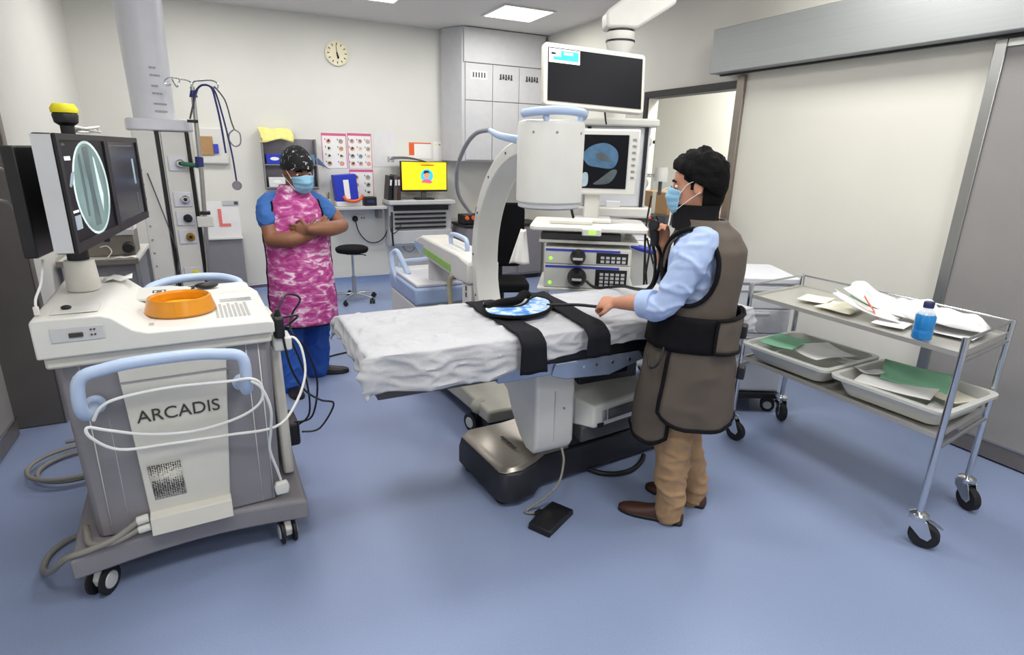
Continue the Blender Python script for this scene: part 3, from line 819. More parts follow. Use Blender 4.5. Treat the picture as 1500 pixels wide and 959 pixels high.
def poster(x0, x1, z0, z1, rows, cols, label, seed):
    rnd = random.Random(seed)
    t = thing('poster', label, 'poster', ((x0 + x1) / 2, YB - .002, z0), group='pink headed instruction posters')
    MB().box(x0, x1, YB - .004, YB - .001, z0, z1).build('poster_sheet', 'paper', t)
    MB().box(x0, x1, YB - .0055, YB - .0041, z1 - .03, z1).build('header_bar', 'pinkbar', t)
    MB().box(x0, x0 + .007, YB - .0055, YB - .0041, z0, z1 - .03).build('border', 'pinkbar', t)
    MB().box(x1 - .007, x1, YB - .0055, YB - .0041, z0, z1 - .03).build('border', 'pinkbar', t)
    for i in range(rows):
        for j in range(cols):
            x = x0 + (j + .55) * (x1 - x0) / cols
            z = z1 - .05 - (i + .5) * (z1 - z0 - .06) / rows
            r_ = min((x1 - x0) / cols, (z1 - z0) / rows) * .28
            MB().lathe([(0, 0), (r_, 0), (r_, .0006), (0, .0006)], (x, YB - .0045, z), 14, (0, -1, 0)).build('printed_icon', rnd.choice(['skinicon', 'iconpink', 'ink_soft', 'paper_cream']), t)
            q = rnd.uniform(0, 6)
            MB().prism([(x + r_ * (.9 if k % 2 else .5) * cos(q + k * .8), z + r_ * .2 + r_ * (.7 if k % 2 else .4) * sin(q + k * .8)) for k in range(7)], 'Y', YB - .0062, YB - .0056).build('printed_icon', rnd.choice(['ink', 'ink', 'iconblue', 'brown_card', 'iconpink']), t)
            MB().box(x - r_ * 1.5, x - r_ * 1.2, YB - .0056, YB - .0046, z + r_ * .4, z + r_ * 1.1).build('step_number', 'ink', t)
poster(1.13, 1.425, 1.47, 1.88, 4, 2, 'pink headed poster with four rows of pictures, leftmost of three', 1)
poster(1.44, 1.735, 1.47, 1.888, 4, 3, 'pink headed poster with pictures, upper right of three', 2)
poster(1.44, 1.738, 1.02, 1.455, 4, 2, 'pink headed poster with pictures, lowest, behind the blue folder', 3)
pp = thing('notice_sheet', 'pale grey notice sheets taped right of the pink headed posters', 'notice', (1.9, YB - .002, 1.49))
MB().box(1.77, 2.05, YB - .0035, YB - .001, 1.49, 1.94).build('notice_paper', 'paper_grey', pp)
MB().box(1.98, 2.02, YB - .0045, YB - .0036, 1.55, 1.62).build('notice_print', 'ink_soft', pp)
MB().box(1.93, 1.965, YB - .0045, YB - .0036, 1.55, 1.62).build('notice_print', 'ink_soft', pp)
n2 = thing('notice_sheet', 'white notice with orange header above the yellow screen', 'notice', (2.4, YB - .002, 1.6))
MB().box(2.22, 2.52, YB - .0035, YB - .001, 1.60, 1.80).build('notice_paper', 'paper', n2)
MB().box(2.22, 2.52, YB - .0045, YB - .0036, 1.785, 1.80).build('header_bar', 'orange', n2)
MB().box(2.22, 2.29, YB - .0045, YB - .0036, 1.64, 1.784).build('orange_block', 'orange', n2)
n3 = thing('notice_sheet', 'small white notice with yellow print beside the lockers', 'notice', (2.62, YB - .002, 1.6))
MB().box(2.55, 2.72, YB - .0035, YB - .001, 1.58, 1.82).build('notice_paper', 'paper', n3)
for k in range(3):
    MB().box(2.57 + .05 * k, 2.60 + .05 * k, YB - .0045, YB - .0036, 1.77, 1.79).build('notice_print', 'yellow_pale' if k != 1 else 'ink_soft', n3)

# wall shelf with folder, dispenser and box
sh = thing('wall_shelf', 'narrow grey wall shelf under the pink posters', 'shelf', (1.5, YB, .98))
MB().box(1.05, 1.83, 7.25, YB - .001, .985, 1.02).build('board', 'grey_lt', sh, bev=.004)
MB().box(1.10, 1.14, 7.36, YB - .001, .86, .984).build('bracket', 'grey', sh)
MB().box(1.74, 1.78, 7.36, YB - .001, .86, .984).build('bracket', 'grey', sh)
bf = thing('blue_folder', 'bright blue box file with white spine label on the wall shelf', 'box file', (1.37, 7.4, 1.1))
q = Matrix.Translation((1.365, 7.42, 1.08)) @ Matrix.Rotation(R(-4), 4, 'Y')
MB().box(-.135, .135, -.09, .09, .0, .32, q).build('file_body', 'blue', bf, bev=.006)
MB().box(-.03, .035, -.095, -.0905, .03, .26, q).build('spine_label', 'paper', bf)
wt = thing('white_tub', 'white tray box under the blue box file', 'tray', (1.37, 7.4, 1.0215))
MB().box(1.22, 1.53, 7.30, 7.52, 1.0215, 1.079).build('tray_body', 'white', wt, bev=.008)
ob = thing('orange_headband', 'curved orange strap hanging over the white tray front', 'strap', (1.43, 7.29, 1.1))
MB().tube([(1.31, 7.295, 1.15), (1.33, 7.285, 1.11), (1.38, 7.28, 1.09), (1.45, 7.28, 1.09), (1.51, 7.285, 1.115), (1.54, 7.295, 1.16)], .018, 10).build('strap_band', 'orange', ob)
kb = thing('black_box', 'small black box at the right end of the wall shelf', 'box', (1.65, 7.4, 1.0205))
MB().box(1.57, 1.72, 7.33, 7.48, 1.0205, 1.13).build('case', 'black', kb, bev=.006)
MB().box(1.60, 1.69, 7.3255, 7.3295, 1.06, 1.09).build('case_label', 'blue_dk', kb)
pc_ = thing('pen_cup', 'small cup with coloured pens left of the blue box file', 'pen cup', (1.18, 7.4, 1.0205))
MB().lathe([(0, 0), (.03, 0), (.034, .09), (.03, .09), (.028, .01), (0, .01)], (1.14, 7.40, 1.0208), 16).build('cup', 'white', pc_)
for i, m_ in enumerate(('green_lbl', 'red', 'ink', 'green_lbl')):
    MB().cyl((1.13 + .006 * i, 7.395 + .004 * i, 1.035), (1.115 + .018 * i, 7.39 + .01 * i, 1.19 - .02 * (i % 2)), .005, n=8).build('pen', m_, pc_)
so = thing('wall_socket', 'white wall socket with black plug under the wall shelf', 'socket', (1.52, YB, .82))
MB().box(1.44, 1.62, YB - .012, YB - .001, .80, .89).build('socket_plate', 'white', so, bev=.003)
for x in (1.555, 1.585):
    MB().box(x, x + .012, YB - .014, YB - .0121, .84, .862).build('socket_hole', 'ink', so)
pg = thing('mains_plug', 'round black mains plug and sagging lead in the wall socket', 'plug', (1.47, YB - .04, .8))
MB().lathe([(0, 0), (.036, 0), (.036, .03), (.02, .045), (0, .045)], (1.475, YB - .0125, .845), 18, (0, -1, 0)).build('plug_body', 'black', pg)
MB().tube([(1.475, YB - .05, .82), (1.50, YB - .06, .70), (1.56, YB - .06, .60), (1.64, YB - .06, .54), (1.74, YB - .07, .54), (1.82, YB - .09, .60), (1.87, YB - .12, .72), (1.875, YB - .13, .86)], .007, 8).build('lead', 'black', pg)

# stool
st = thing('round_stool', 'black round stool on chrome five star base by back wall', 'stool', (1.241, 6.617, 0))
sx, sy = 1.241, 6.617
MB().lathe([(0, .565), (.12, .565), (.17, .575), (.185, .60), (.18, .625), (.15, .64), (0, .645)], (sx, sy, 0), 32).build('seat', 'black_soft', st)
MB().lathe([(0, .555), (.09, .555), (.10, .5649), (0, .5649)], (sx, sy, 0), 20).build('seat_plate', 'grey_dk', st)
MB().cyl((sx, sy, .30), (sx, sy, .5549), .014).build('gas_lift', 'chrome', st)
MB().cyl((sx, sy, .10), (sx, sy, .2995), .026, .022).build('lift_sleeve', 'steel', st)
MB().tube([(sx + .02, sy, .54), (sx + .1, sy - .03, .545), (sx + .15, sy - .04, .53)], .006, 8).build('lever', 'black', st)
MB().lathe([(0, .075), (.04, .075), (.035, .0995), (0, .0995)], (sx, sy, 0), 16).build('hub', 'chrome', st)
for k in range(5):
    a = R(20 + 72 * k)
    ex, ey = sx + .26 * cos(a), sy + .26 * sin(a)
    l = MB().tube([(sx + .03 * cos(a), sy + .03 * sin(a), .088), (sx + .15 * cos(a), sy + .15 * sin(a), .085), (ex, ey, .068)], .013, 8).build('leg', 'chrome', st)
    cw = MB(frame(ex, ey, 0, a + .6))
    cw.lathe([(0, 0), (.024, 0), (.026, .006), (.026, .018), (.024, .024), (0, .024)], (.004, 0, .0262), 14, (1, 0, 0)).lathe([(0, 0), (.024, 0), (.026, .006), (.026, .018), (.024, .024), (0, .024)], (-.028, 0, .0262), 14, (1, 0, 0)).box(-.012, .012, -.012, .012, .03, .062)
    cw.build('twin_wheel', 'black', l)

# wall mounted computer station
cs = thing('wall_computer_station', 'grey wall mounted computer station with slatted front', 'workstation', (2.25, YB, .5))
MB().box(1.84, 2.72, 7.18, YB - .001, 1.04, 1.09).build('worktop', 'grey_lt', cs, bev=.006)
MB().box(1.86, 2.70, 7.30, YB - .001, .50, 1.039).build('housing', 'grey_lt', cs, bev=.008)
MB().box(1.92, 2.66, 7.285, 7.2995, .955, 1.02).build('slot', 'black', cs, bev=.002)
MB().box(1.86, 2.70, 7.27, 7.2995, .53, .70).build('lower_panel', 'grey_lt', cs, bev=.006)
for i in range(4):
    MB().box(1.93, 2.62, 7.272, 7.298, .725 + .058 * i, .75 + .058 * i).build('slat', 'black', cs, bev=.002)
MB().tube([(1.86, 7.24, .9), (1.85, 7.22, .75), (1.88, 7.22, .68), (1.95, 7.22, .72), (2.0, 7.24, .8)], .006, 6).build('cable', 'black', cs)
MB().tube([(1.88, 7.23, .95), (1.87, 7.21, .7), (1.88, 7.22, .52)], .012, 6).build('cable', 'black', cs)
MB().tube([(2.05, 7.4, .499), (2.08, 7.4, .44), (2.14, 7.4, .40), (2.2, 7.4, .43), (2.24, 7.4, .499)], .004, 6).build('cable', 'black', cs)
cm = thing('desktop_monitor', 'desktop monitor showing a yellow slide on the wall computer station', 'monitor', (2.32, 7.34, 1.0905))
MB().box(2.035, 2.66, 7.32, 7.36, 1.19, 1.57).build('bezel', 'black', cm, bev=.005)
sc = MB().box(2.05, 2.645, 7.3155, 7.3195, 1.215, 1.56).build('screen', 'scr_yellow', cm)
MB().lathe([(0, 0), (.085, 0), (.085, .0008), (0, .0008)], (2.38, 7.315, 1.39), 24, (0, -1, 0)).build('slide_circle', 'scr_cyan', sc)
MB().lathe([(0, 0), (.04, 0), (.04, .0008), (0, .0008)], (2.375, 7.3137, 1.40), 18, (0, -1, 0)).build('slide_figure', 'scr_skin', sc)
MB().prism([(2.33, 1.415), (2.345, 1.455), (2.40, 1.455), (2.42, 1.42), (2.39, 1.43)], 'Y', 7.3115, 7.3125).build('slide_figure', 'scr_ink', sc)
MB().prism([(2.30, 1.31), (2.34, 1.35), (2.41, 1.35), (2.455, 1.31), (2.42, 1.295)], 'Y', 7.3115, 7.3125).build('slide_figure', 'scr_pink', sc)
MB().box(2.30, 2.48, 7.3145, 7.3154, 1.515, 1.53).build('slide_title', 'amber', sc)
MB().box(2.31, 2.37, 7.33, 7.36, 1.11, 1.1895).build('stand_neck', 'grey_dk', cm)
MB().box(2.22, 2.46, 7.26, 7.42, 1.0905, 1.11).build('stand_foot', 'black', cm, bev=.004)
for i, (x, m_, lab, hh, lean) in enumerate(((1.87, 'black', 'black ring binder leaning left of the yellow screen', .30, 6), (1.945, 'grey_dk', 'dark grey binder beside the yellow screen', .31, 3), (1.995, 'shoe_brown', 'dark red binder next to the yellow screen', .29, 0))):
    t = thing('ring_binder', lab, 'binder', (x, 7.35, 1.0905), group='binders on the wall computer station')
    q = Matrix.Translation((x, 7.38, 1.0935)) @ Matrix.Rotation(R(lean), 4, 'Y')
    MB().box(-.022, .022, -.11, .11, .0, hh, q).build('binder_cover', m_, t, bev=.003)
    MB().box(-.012, .012, -.1125, -.1105, .18, .25, q).build('spine_label', 'paper_grey', t)
tag(MB().grid(10, 6, lambda u, v: (1.93 + .5 * u, 7.28 + .2 * v, 1.575 + .05 * (1 - u) * (1 - v) + .02 * sin(4 * u))).build('paper_sheet', 'paper', thick=.002), 'loose white paper lying on top of the yellow screen', 'paper')

# wall lockers
lk = thing('wall_locker', 'light grey wall hung locker cabinet with numbered doors', 'cabinet', (3.3, YB, 1.58))
LY = 7.12
MB().prism([(2.66, YB - .001), (2.66, YB - .13), (2.80, LY + .02), (3.965, LY + .02), (3.965, YB - .001)], 'Z', 1.58, CEIL - .002).build('carcass', 'grey_lt', lk, bev=.008)
MB().box(2.82, 3.96, LY - .002, LY + .0195, 2.76, CEIL - .01).build('fascia', 'grey_lt', lk, bev=.004)
for j in range(3):
    x0 = 2.84 + j * .375
    d1 = MB().box(x0, x0 + .368, LY, LY + .0195, 2.325, 2.75).build('door', 'grey_lt', lk, bev=.004)
    d2 = MB().box(x0, x0 + .368, LY, LY + .0195, 1.60, 2.315).build('door', 'grey_lt', lk, bev=.004)
    if j == 0:
        MB().box(x0 + .07, x0 + .29, LY - .002, LY - .0002, 2.57, 2.665).build('label_card', 'paper', d1)
    for k in range(5):
        xx = x0 + .095 + .038 * k
        c = MB()
        c.box(xx, xx + .02, LY - .004, LY - .0022, 2.59, 2.65)
        if j:
            c.box(xx - .008, xx + .026, LY - .0039, LY - .0023, 2.585 + .02 * (k % 2), 2.60 + .02 * (k % 2))
        c.build('label_mark', 'ink' if j else 'grey_dk', d1)

# bench under the lockers with a small pump
bn = thing('low_bench', 'grey bench with black top under the wall lockers', 'bench', (3.3, 7.3, 0))
MB().box(2.80, 3.95, 7.02, 7.50, .06, .74).build('bench_body', 'grey', bn, bev=.008)
MB().box(2.78, 3.97, 7.0, 7.505, .741, .775).build('bench_top', 'black', bn, bev=.005)
MB().box(2.84, 3.92, 7.05, 7.48, 0, .059).build('plinth', 'black', bn)
for j in range(3):
    d = MB().box(2.815 + .38 * j, 3.185 + .38 * j, 7.005, 7.0195, .09, .72).build('door', 'grey', bn, bev=.003)
    MB().box(3.13 + .38 * j, 3.145 + .38 * j, 6.995, 7.0045, .5, .62).build('handle', 'steel', d)
pu = thing('infusion_pump', 'dark pump with orange knobs on the bench behind the x-ray arm', 'pump', (2.9, 7.2, .776))
MB().box(2.80, 3.06, 7.10, 7.32, .776, .90).build('pump_case', 'black', pu, bev=.01)
for x in (2.85, 2.94):
    MB().lathe([(0, 0), (.03, 0), (.026, .02), (0, .022)], (x, 7.099, .86), 16, (0, -1, 0)).build('knob', 'orange', pu)
MB().box(2.99, 3.04, 7.096, 7.0995, .82, .88).build('pump_screen', 'scr_pale', pu)
# ================================================================== MOBILE IMAGING ARM (C-shaped)
CA = thing('mobile_c_arm', 'white mobile C shaped x-ray arm with drum over the table', 'x-ray machine', (1.37, 4.0, 0))
CY, CZ, RI, RO, CX0, CX1 = 2.481, 1.096, .60, .672, 1.293, 1.438
N = 60
def arc(r0, r1, x0, x1, a0, a1, n=N):
    out = []
    for i in range(n + 1):
        a = R(a0 + (a1 - a0) * i / n)
        c, s_ = cos(a), sin(a)
        out.append([(x0, CY + r0 * c, CZ + r0 * s_), (x1, CY + r0 * c, CZ + r0 * s_), (x1, CY + r1 * c, CZ + r1 * s_), (x0, CY + r1 * c, CZ + r1 * s_)])
    return out
cc = MB().loft(arc(RI, RO, CX0, CX1, -112, 92)).build('c_arc', 'white', CA, bev=.008)
MB().loft(arc(RO + .0005, RO + .012, CX0 + .03, CX1 - .03, -90, 80)).build('arc_track', 'grey_mid', cc)
for a in (70, 48, 25, 2, -20, -40):
    q = R(a)
    MB().cyl((CX0 - .003, CY + (RI + .04) * cos(q), CZ + (RI + .04) * sin(q)), (CX0 - .0003, CY + (RI + .04) * cos(q), CZ + (RI + .04) * sin(q)), .007, n=10).build('arc_bolt', 'grey_dk', cc)
# image drum
DX, DY_ = 1.388, 2.415
dr = MB().lathe([(0, 1.478), (.148, 1.478), (.155, 1.486), (.155, 1.825), (.15, 1.838), (.135, 1.844), (0, 1.846)], (DX, DY_, 0), 48).build('image_drum', 'white', CA)
MB().lathe([(0, 1.455), (.14, 1.455), (.146, 1.46), (.146, 1.4775), (0, 1.4775)], (DX, DY_, 0), 48).build('drum_rim', 'grey_lt', dr)
MB().lathe([(0, 1.452), (.13, 1.452), (.13, 1.4549), (0, 1.4549)], (DX, DY_, 0), 40).build('drum_window', 'grey_dk', dr)
for a in (-150, -110, -60):
    q = R(a)
    MB().lathe([(0, 0), (.006, 0), (.005, .002), (0, .002)], (DX + .1552 * cos(q), DY_ + .1552 * sin(q), 1.79), 10, (cos(q), sin(q), 0)).build('drum_screw', 'grey_mid', dr)
MB().box(DX - .06, DX + .05, DY_ + .15, DY_ + .20, 1.60, 1.80).build('drum_mount', 'white', CA, bev=.01)
h = MB().tube([(DX - .155, DY_ - .02, 1.868), (DX - .135, DY_ - .09, 1.874), (DX - .07, DY_ - .135, 1.88), (DX + .02, DY_ - .14, 1.88), (DX + .10, DY_ - .11, 1.876), (DX + .15, DY_ - .03, 1.868)], .019, 12).build('drum_handle', 'blue_lt', CA)
for x, y in ((DX - .09, DY_ - .11), (DX + .08, DY_ - .115)):
    MB().cyl((x, y, 1.838), (x, y, 1.87), .013).build('handle_post', 'blue_lt', h)
MB().tube([(DX - .135, 2.50, 1.76), (DX - .21, 2.53, 1.775), (DX - .24, 2.58, 1.80)], [.02, .016, .011], 10).build('side_grip', 'blue_lt', CA)
MB().tube([(DX - .235, 2.59, 1.80), (DX - .26, 2.70, 1.785), (DX - .27, 2.83, 1.71), (DX - .26, 2.95, 1.60), (DX - .21, 3.06, 1.47), (DX - .11, 3.13, 1.36)], .011, 10).build('arc_cable', 'grey_mid', CA)
# carriage, green strip, support column
cr = MB().prism([(3.13, .93), (3.30, .92), (4.12, .97), (4.20, 1.0), (4.20, 1.06), (4.05, 1.105), (3.30, 1.09), (3.13, 1.06)], 'X', 1.26, 1.47).build('carriage', 'white', CA, bev=.015)
MB().prism([(3.42, .955), (3.98, .985), (3.98, 1.03), (3.42, 1.0)], 'X', 1.2555, 1.2595).build('green_strip', 'green_lbl', cr)
MB().prism([(3.99, .98), (4.19, 1.0), (4.19, 1.05), (3.99, 1.045)], 'X', 1.256, 1.2595).build('blue_strip', 'blue_pan', cr)
MB().tube([(1.36, 3.38, 1.085), (1.355, 3.38, 1.15), (1.36, 3.45, 1.165), (1.365, 3.62, 1.165), (1.36, 3.68, 1.15), (1.36, 3.68, 1.09)], .015, 10).build('carriage_handle', 'blue_lt', cr)
MB().box(1.275, 1.455, 3.14, 3.27, .62, .925).build('arc_holder', 'white', CA, bev=.015)
for z in (.66, .72, .84, .88):
    MB().box(1.272, 1.2748, 3.18, 3.20, z, z + .03).build('holder_slot', 'grey_dk', CA)
MB().lathe([(0, .79), (.085, .79), (.085, .965), (0, .965)], (1.38, 3.98, 0), 28).build('support_column', 'grey_lt', CA)
MB().tube([(1.29, 3.36, .94), (1.26, 3.40, .93), (1.25, 3.42, .86), (1.25, 3.40, .7), (1.24, 3.38, .5), (1.26, 3.4, .3)], .017, 10).build('tan_hose', 'hose_tan', CA)
MB().tube([(1.20, 3.50, .30), (1.19, 3.50, .55), (1.20, 3.52, .66), (1.24, 3.55, .68), (1.27, 3.56, .60), (1.27, 3.56, .3)], .03, 12).build('tan_loop', 'hose_tan', CA)
# base chassis
MB().box(1.15, 1.62, 3.84, 4.55, .10, .63).build('chassis', 'white', CA, bev=.02)
MB().box(1.14, 1.63, 3.83, 4.56, .631, .76).build('chassis_band', 'blue_pan', CA, bev=.02)
MB().box(1.155, 1.615, 3.845, 4.545, .7605, .789).build('chassis_top', 'white_cool', CA, bev=.01)
MB().box(1.1465, 1.1495, 3.95, 4.2, .35, .48).build('chassis_vent', 'grey_lt', CA)
for x in (1.14,):
    MB().tube([(x + .02, 4.35, .70), (x, 4.42, .80), (x + .01, 4.46, .90), (x + .04, 4.42, .93), (x + .06, 4.30, .84), (x + .07, 4.22, .78)], .022, 12).build('push_handle', 'blue_lt', CA)
MB().tube([(1.22, 4.5, .77), (1.23, 4.5, .83), (1.35, 4.5, .84), (1.5, 4.5, .84), (1.52, 4.5, .77)], .016, 10).build('rear_handle', 'blue_lt', CA)
MB().box(1.46, 1.53, 3.90, 3.96, .79, .86).build('lever_knob', 'led_blue', CA, bev=.01)
# front legs with casters under the table
lg = MB().loft([[(1.285, 2.86, .12), (1.58, 2.86, .12), (1.60, 3.85, .12), (1.20, 3.85, .12)], [(1.285, 2.86, .20), (1.58, 2.86, .20), (1.60, 3.85, .28), (1.20, 3.85, .28)]]).build('leg_housing', 'beige_mach', CA, bev=.015)
MB().box(1.30, 1.57, 2.88, 3.8, .07, .1195).build('leg_skirt', 'base_dark', CA)
MB().sph((1.30, 3.02, .17), (.06, .06, .05)).build('wheel_cover', 'beige_mach', CA)
for x, y in ((1.27, 3.03), (1.62, 3.0), (1.19, 4.40), (1.58, 4.40)):
    caster(CA, x, y, .06, .3, .03, .15, 'black')
# x-ray tube end under the table, wrapped in white
tb = MB().prism([(2.20, .70), (2.185, .60), (2.18, .31), (2.21, .262), (2.28, .258), (2.36, .30), (2.46, .40), (2.53, .52), (2.56, .70)], 'X', 1.235, 1.455).build('tube_housing', 'white', CA, bev=.018, seg=3)
MB().box(1.335, 1.337, 2.1765, 2.184, .33, .60).build('bag_seam', 'grey_lt', tb)
MB().cyl((1.39, 2.177, .50), (1.39, 2.183, .50), .006, n=8).build('bag_stud', 'grey_mid', tb)

# ================================================================== OPERATING TABLE
T = thing('operating_table', 'operating table with silver topped dark base and blue grey side rails', 'operating table', (1.55, 2.44, 0))
a7 = R(5)
BF = frame(1.06, 2.19, 0, a7)
def bl(z, e, h=.0):
    return [(0 + e, .03 + e, z), (.02 + e, 0 + e, z), (.10, -.02 + e, z), (.20, 0 + e, z), (.28, .06 + e, z), (1.25 - e, .06 + e, z), (1.25 - e, .46 - e, z), (.25, .46 - e, z), (.06, .52 - e, z), (0 + e, .48 - e, z)]
MB(BF).loft([bl(.03, .0), bl(.13, .0), bl(.19, .012)]).build('base_skirt', 'base_dark', T, bev=.012)
cov = MB(BF).loft([[(.005, .035, .1905), (.03, .005, .1905), (.12, -.005, .1905), (.22, .03, .1905), (.30, .07, .1905), (.46, .07, .1905), (.46, .45, .1905), (.25, .45, .1905), (.06, .50, .1905), (.005, .46, .1905)],
              [(.03, .06, .212), (.05, .03, .215), (.12, .02, .218), (.22, .05, .225), (.30, .085, .235), (.455, .085, .25), (.455, .43, .25), (.25, .435, .235), (.07, .48, .215), (.03, .44, .212)]]).build('base_cover', 'base_silver', T, bev=.008)
MB(BF).box(.08, .12, .14, .26, .2165, .2195, Matrix.Rotation(R(-6), 4, 'X')).build('name_badge', 'white', cov)
tx = MB(BF)
for k in range(9):
    tx.box(.155, .172, .14 + .017 * k, .150 + .017 * k, .236, .238)
tx.build('lettering', 'ink', cov)['kind'] = 'stuff'
for x, y in ((.06, .08), (.06, .42), (1.15, .12), (1.15, .4)):
    MB(BF).lathe([(0, 0), (.04, 0), (.04, .0295), (0, .0295)], (x, y, 0), 16).build('foot', 'rubber', T)
MB(BF).box(.46, 1.24, .08, .44, .1905, .26).build('base_rear', 'base_dark', T, bev=.01)
col = MB().box(1.56, 1.97, 2.34, 2.60, .262, .74, tx=.02).build('column', 'base_dark', T, bev=.012)
MB().loft([[(1.52, 2.21, .262), (1.98, 2.25, .262), (1.98, 2.50, .262), (1.56, 2.50, .262)], [(1.52, 2.21, .352), (1.98, 2.25, .352), (1.98, 2.50, .352), (1.56, 2.50, .352)]]).build('column_skirt', 'grey_dk', T, bev=.01)
cbx = MB().loft([[(1.50, 2.26, .3525), (1.57, 2.17, .3525), (1.97, 2.23, .3525), (1.97, 2.52, .3525), (1.56, 2.52, .3525)], [(1.505, 2.27, .50), (1.575, 2.18, .47), (1.965, 2.24, .485), (1.955, 2.51, .60), (1.56, 2.51, .60)]]).build('control_box', 'white', T, bev=.012)
MB().add([(1.665, 2.182, .385), (1.88, 2.2145, .388), (1.88, 2.2195, .445), (1.665, 2.187, .44)], [(0, 1, 2, 3)]).build('display', 'grey_dk', cbx, thick=.003)
MB().add([(1.625, 2.176, .385), (1.652, 2.1805, .386), (1.652, 2.185, .44), (1.625, 2.181, .439)], [(0, 1, 2, 3)]).build('button_strip', 'grey_mid', cbx, thick=.003)
MB().add([(1.72, 2.33, .5475), (1.86, 2.34, .5525), (1.86, 2.36, .5615), (1.72, 2.35, .5565)], [(0, 1, 2, 3)]).build('lettering', 'ink', cbx, thick=-.004)
MB().box(1.59, 1.63, 2.166, 2.174, .354, .38).build('latch', 'black', cbx, bev=.003)
# table top
X0, X1, Y0, Y1, ZT = .43, 2.42, 2.05, 2.66, .945
MB().box(X0 + .03, X1 - .02, Y0 + .05, Y1 - .05, .74, .80).build('top_frame', 'grey_dk', T, bev=.006)
MB().box(X0 + .01, X1, Y0 + .005, Y1 - .005, .8005, .85).build('top_panel', 'black', T, bev=.006)
for x0, x1 in ((.97, 1.58),):
    MB().box(x0, x1, 2.062, 2.099, .742, .80).build('side_rail', 'rail_blue', T, bev=.006)
MB().prism([(1.235, .74), (1.25, .80), (1.72, .80), (1.75, .755), (1.55, .70), (1.30, .715)], 'Y', 2.05, 2.0615).build('joint_cover', 'rail_blue', T, bev=.006)
for x in (1.40, 1.47, 1.56, 1.66):
    MB().cyl((x, 2.045, .765), (x, 2.0498, .765), .008, n=10).build('bolt', 'chrome', T)
MB().box(1.6, 2.35, 2.062, 2.099, .745, .79).build('side_rail', 'steel', T, bev=.004)
MB().box(1.58, 1.72, 2.12, 2.22, .66, .74).build('rail_clamp', 'black', T, bev=.01)
MB().tube([(1.85, 2.10, .735), (1.90, 2.06, .70), (1.96, 2.08, .72), (2.0, 2.10, .735)], .008, 8).build('cable', 'black', T)
# mattress sections
for x0, x1 in ((X0, .985), (.99, 1.72), (1.725, X1)):
    MB().box(x0, x1, Y0, Y1, .8505, ZT).build('mattress_pad', 'black_soft', T, bev=.02, seg=3)

# drape sheet
def sheet(u, v):
    L_, W_ = X1 - X0, Y1 - Y0
    ol, orr, of = .10, .10, .10
    a = -ol + (L_ + ol + orr) * u
    xx = min(max(a, 0), L_)
    on = .155 if xx < .5 else .155 - .03 * min(1, (xx - .5) / .3)
    on += .02 * sin(xx * 4.3) - .03 * max(0, min(1, (xx - 1.0) / .5)) * (1 if xx < 1.5 else .4)
    b = -on + (W_ + on + of) * v
    yy = min(max(b, 0), W_)
    dx = max(0, -a) + max(0, a - L_)
    dy = max(0, -b) + max(0, b - W_)
    sx = -1 if a < 0 else 1
    sy = -1 if b < 0 else 1
    d = math.hypot(dx, dy)
    p = Vector((X0 + xx, Y0 + yy, ZT + .006))
    r_ = .02
    drop = d - r_ * (1 - math.exp(-d / r_)) * .6
    out = .014 + .10 * d
    if d > 0:
        k = noise.noise(Vector((p.x * 9, p.y * 9, 3.1))) * .03 * min(1, d / .08)
        nx, ny = sx * dx / d, sy * dy / d
        p.x += nx * (out + k)
        p.y += ny * (out + k)
        p.z -= drop
        # loose corner fold
        if dx > 0 and dy > 0:
            p.x += nx * .02
    edge = min(1, min(xx, L_ - xx, yy, W_ - yy) / .05)
    fold = max(0, 1 - xx / .9)
    q1 = noise.noise(Vector((xx * 3.2 - yy * 9, yy * 5 + xx * 1.5, 5)))
    q2 = noise.noise(Vector((xx * 5 + yy * 3, yy * 15 + xx * 4, 1)))
    r1 = max(0, 1 - abs(q1) * 6) ** 2
    q3 = noise.noise(Vector((xx * 6 + yy * 6, yy * 7 - xx * 5, 9)))
    r2 = max(0, 1 - abs(q3) * 6) ** 2
    p.z += edge * (.006 + .004 * q2 + (.005 + .009 * fold) * r1 + (.003 + .006 * fold) * r2)
    if d > 0:
        q4 = noise.noise(Vector((xx * 5 + d * 22, d * 20 - xx * 7, 2)))
        p.y += sy * (dy > 0) * .011 * min(1, d / .06) * max(0, 1 - abs(q4) * 3)
        p.x += sx * (dx > 0) * .014 * min(1, d / .06) * max(0, 1 - 4 * abs(noise.noise(Vector((yy * 9 + d * 12, d * 8, 7)))))
    return p
tag(MB().grid(280, 110, sheet).build('drape_sheet', 'sheet', thick=.0015, angle=80), 'wrinkled white disposable sheet draped over the operating table', 'sheet')

def strap(xn, xf, wd, zend, label, yf):
    """from the far edge over the pad and down the near side"""
    def fn(u, v):
        s_ = v * 1.0
        top = yf - Y0
        tot = top + .025 + (ZT - zend)
        d = s_ * tot
        if d < top:
            y, z = yf - d, ZT + .028
            y0 = y
        else:
            e = d - top
            y, z = Y0 - .068 * min(1, e / .05), ZT + .028 - max(0, e - .012)
        t = (y - Y0) / (yf - Y0)
        x = xn + (xf - xn) * max(0, t) + (u - .5) * wd + (.02 * (1 - (z - zend) / (ZT - zend)) * (u - .3) if d > top else 0)
        z += .002 * sin(9 * u + 14 * v)
        return (x, y, z)
    return tag(MB().grid(8, 40, fn).build('restraint_strap', 'strap', thick=.005, angle=60), label, 'strap', 'black straps over the table')
strap(1.10, 1.09, .115, .785, 'black restraint strap across the table beside the blue patterned collar', 2.60)
strap(1.43, 1.47, .115, .815, 'black restraint strap across the table nearest the man in brown apron', 2.66)

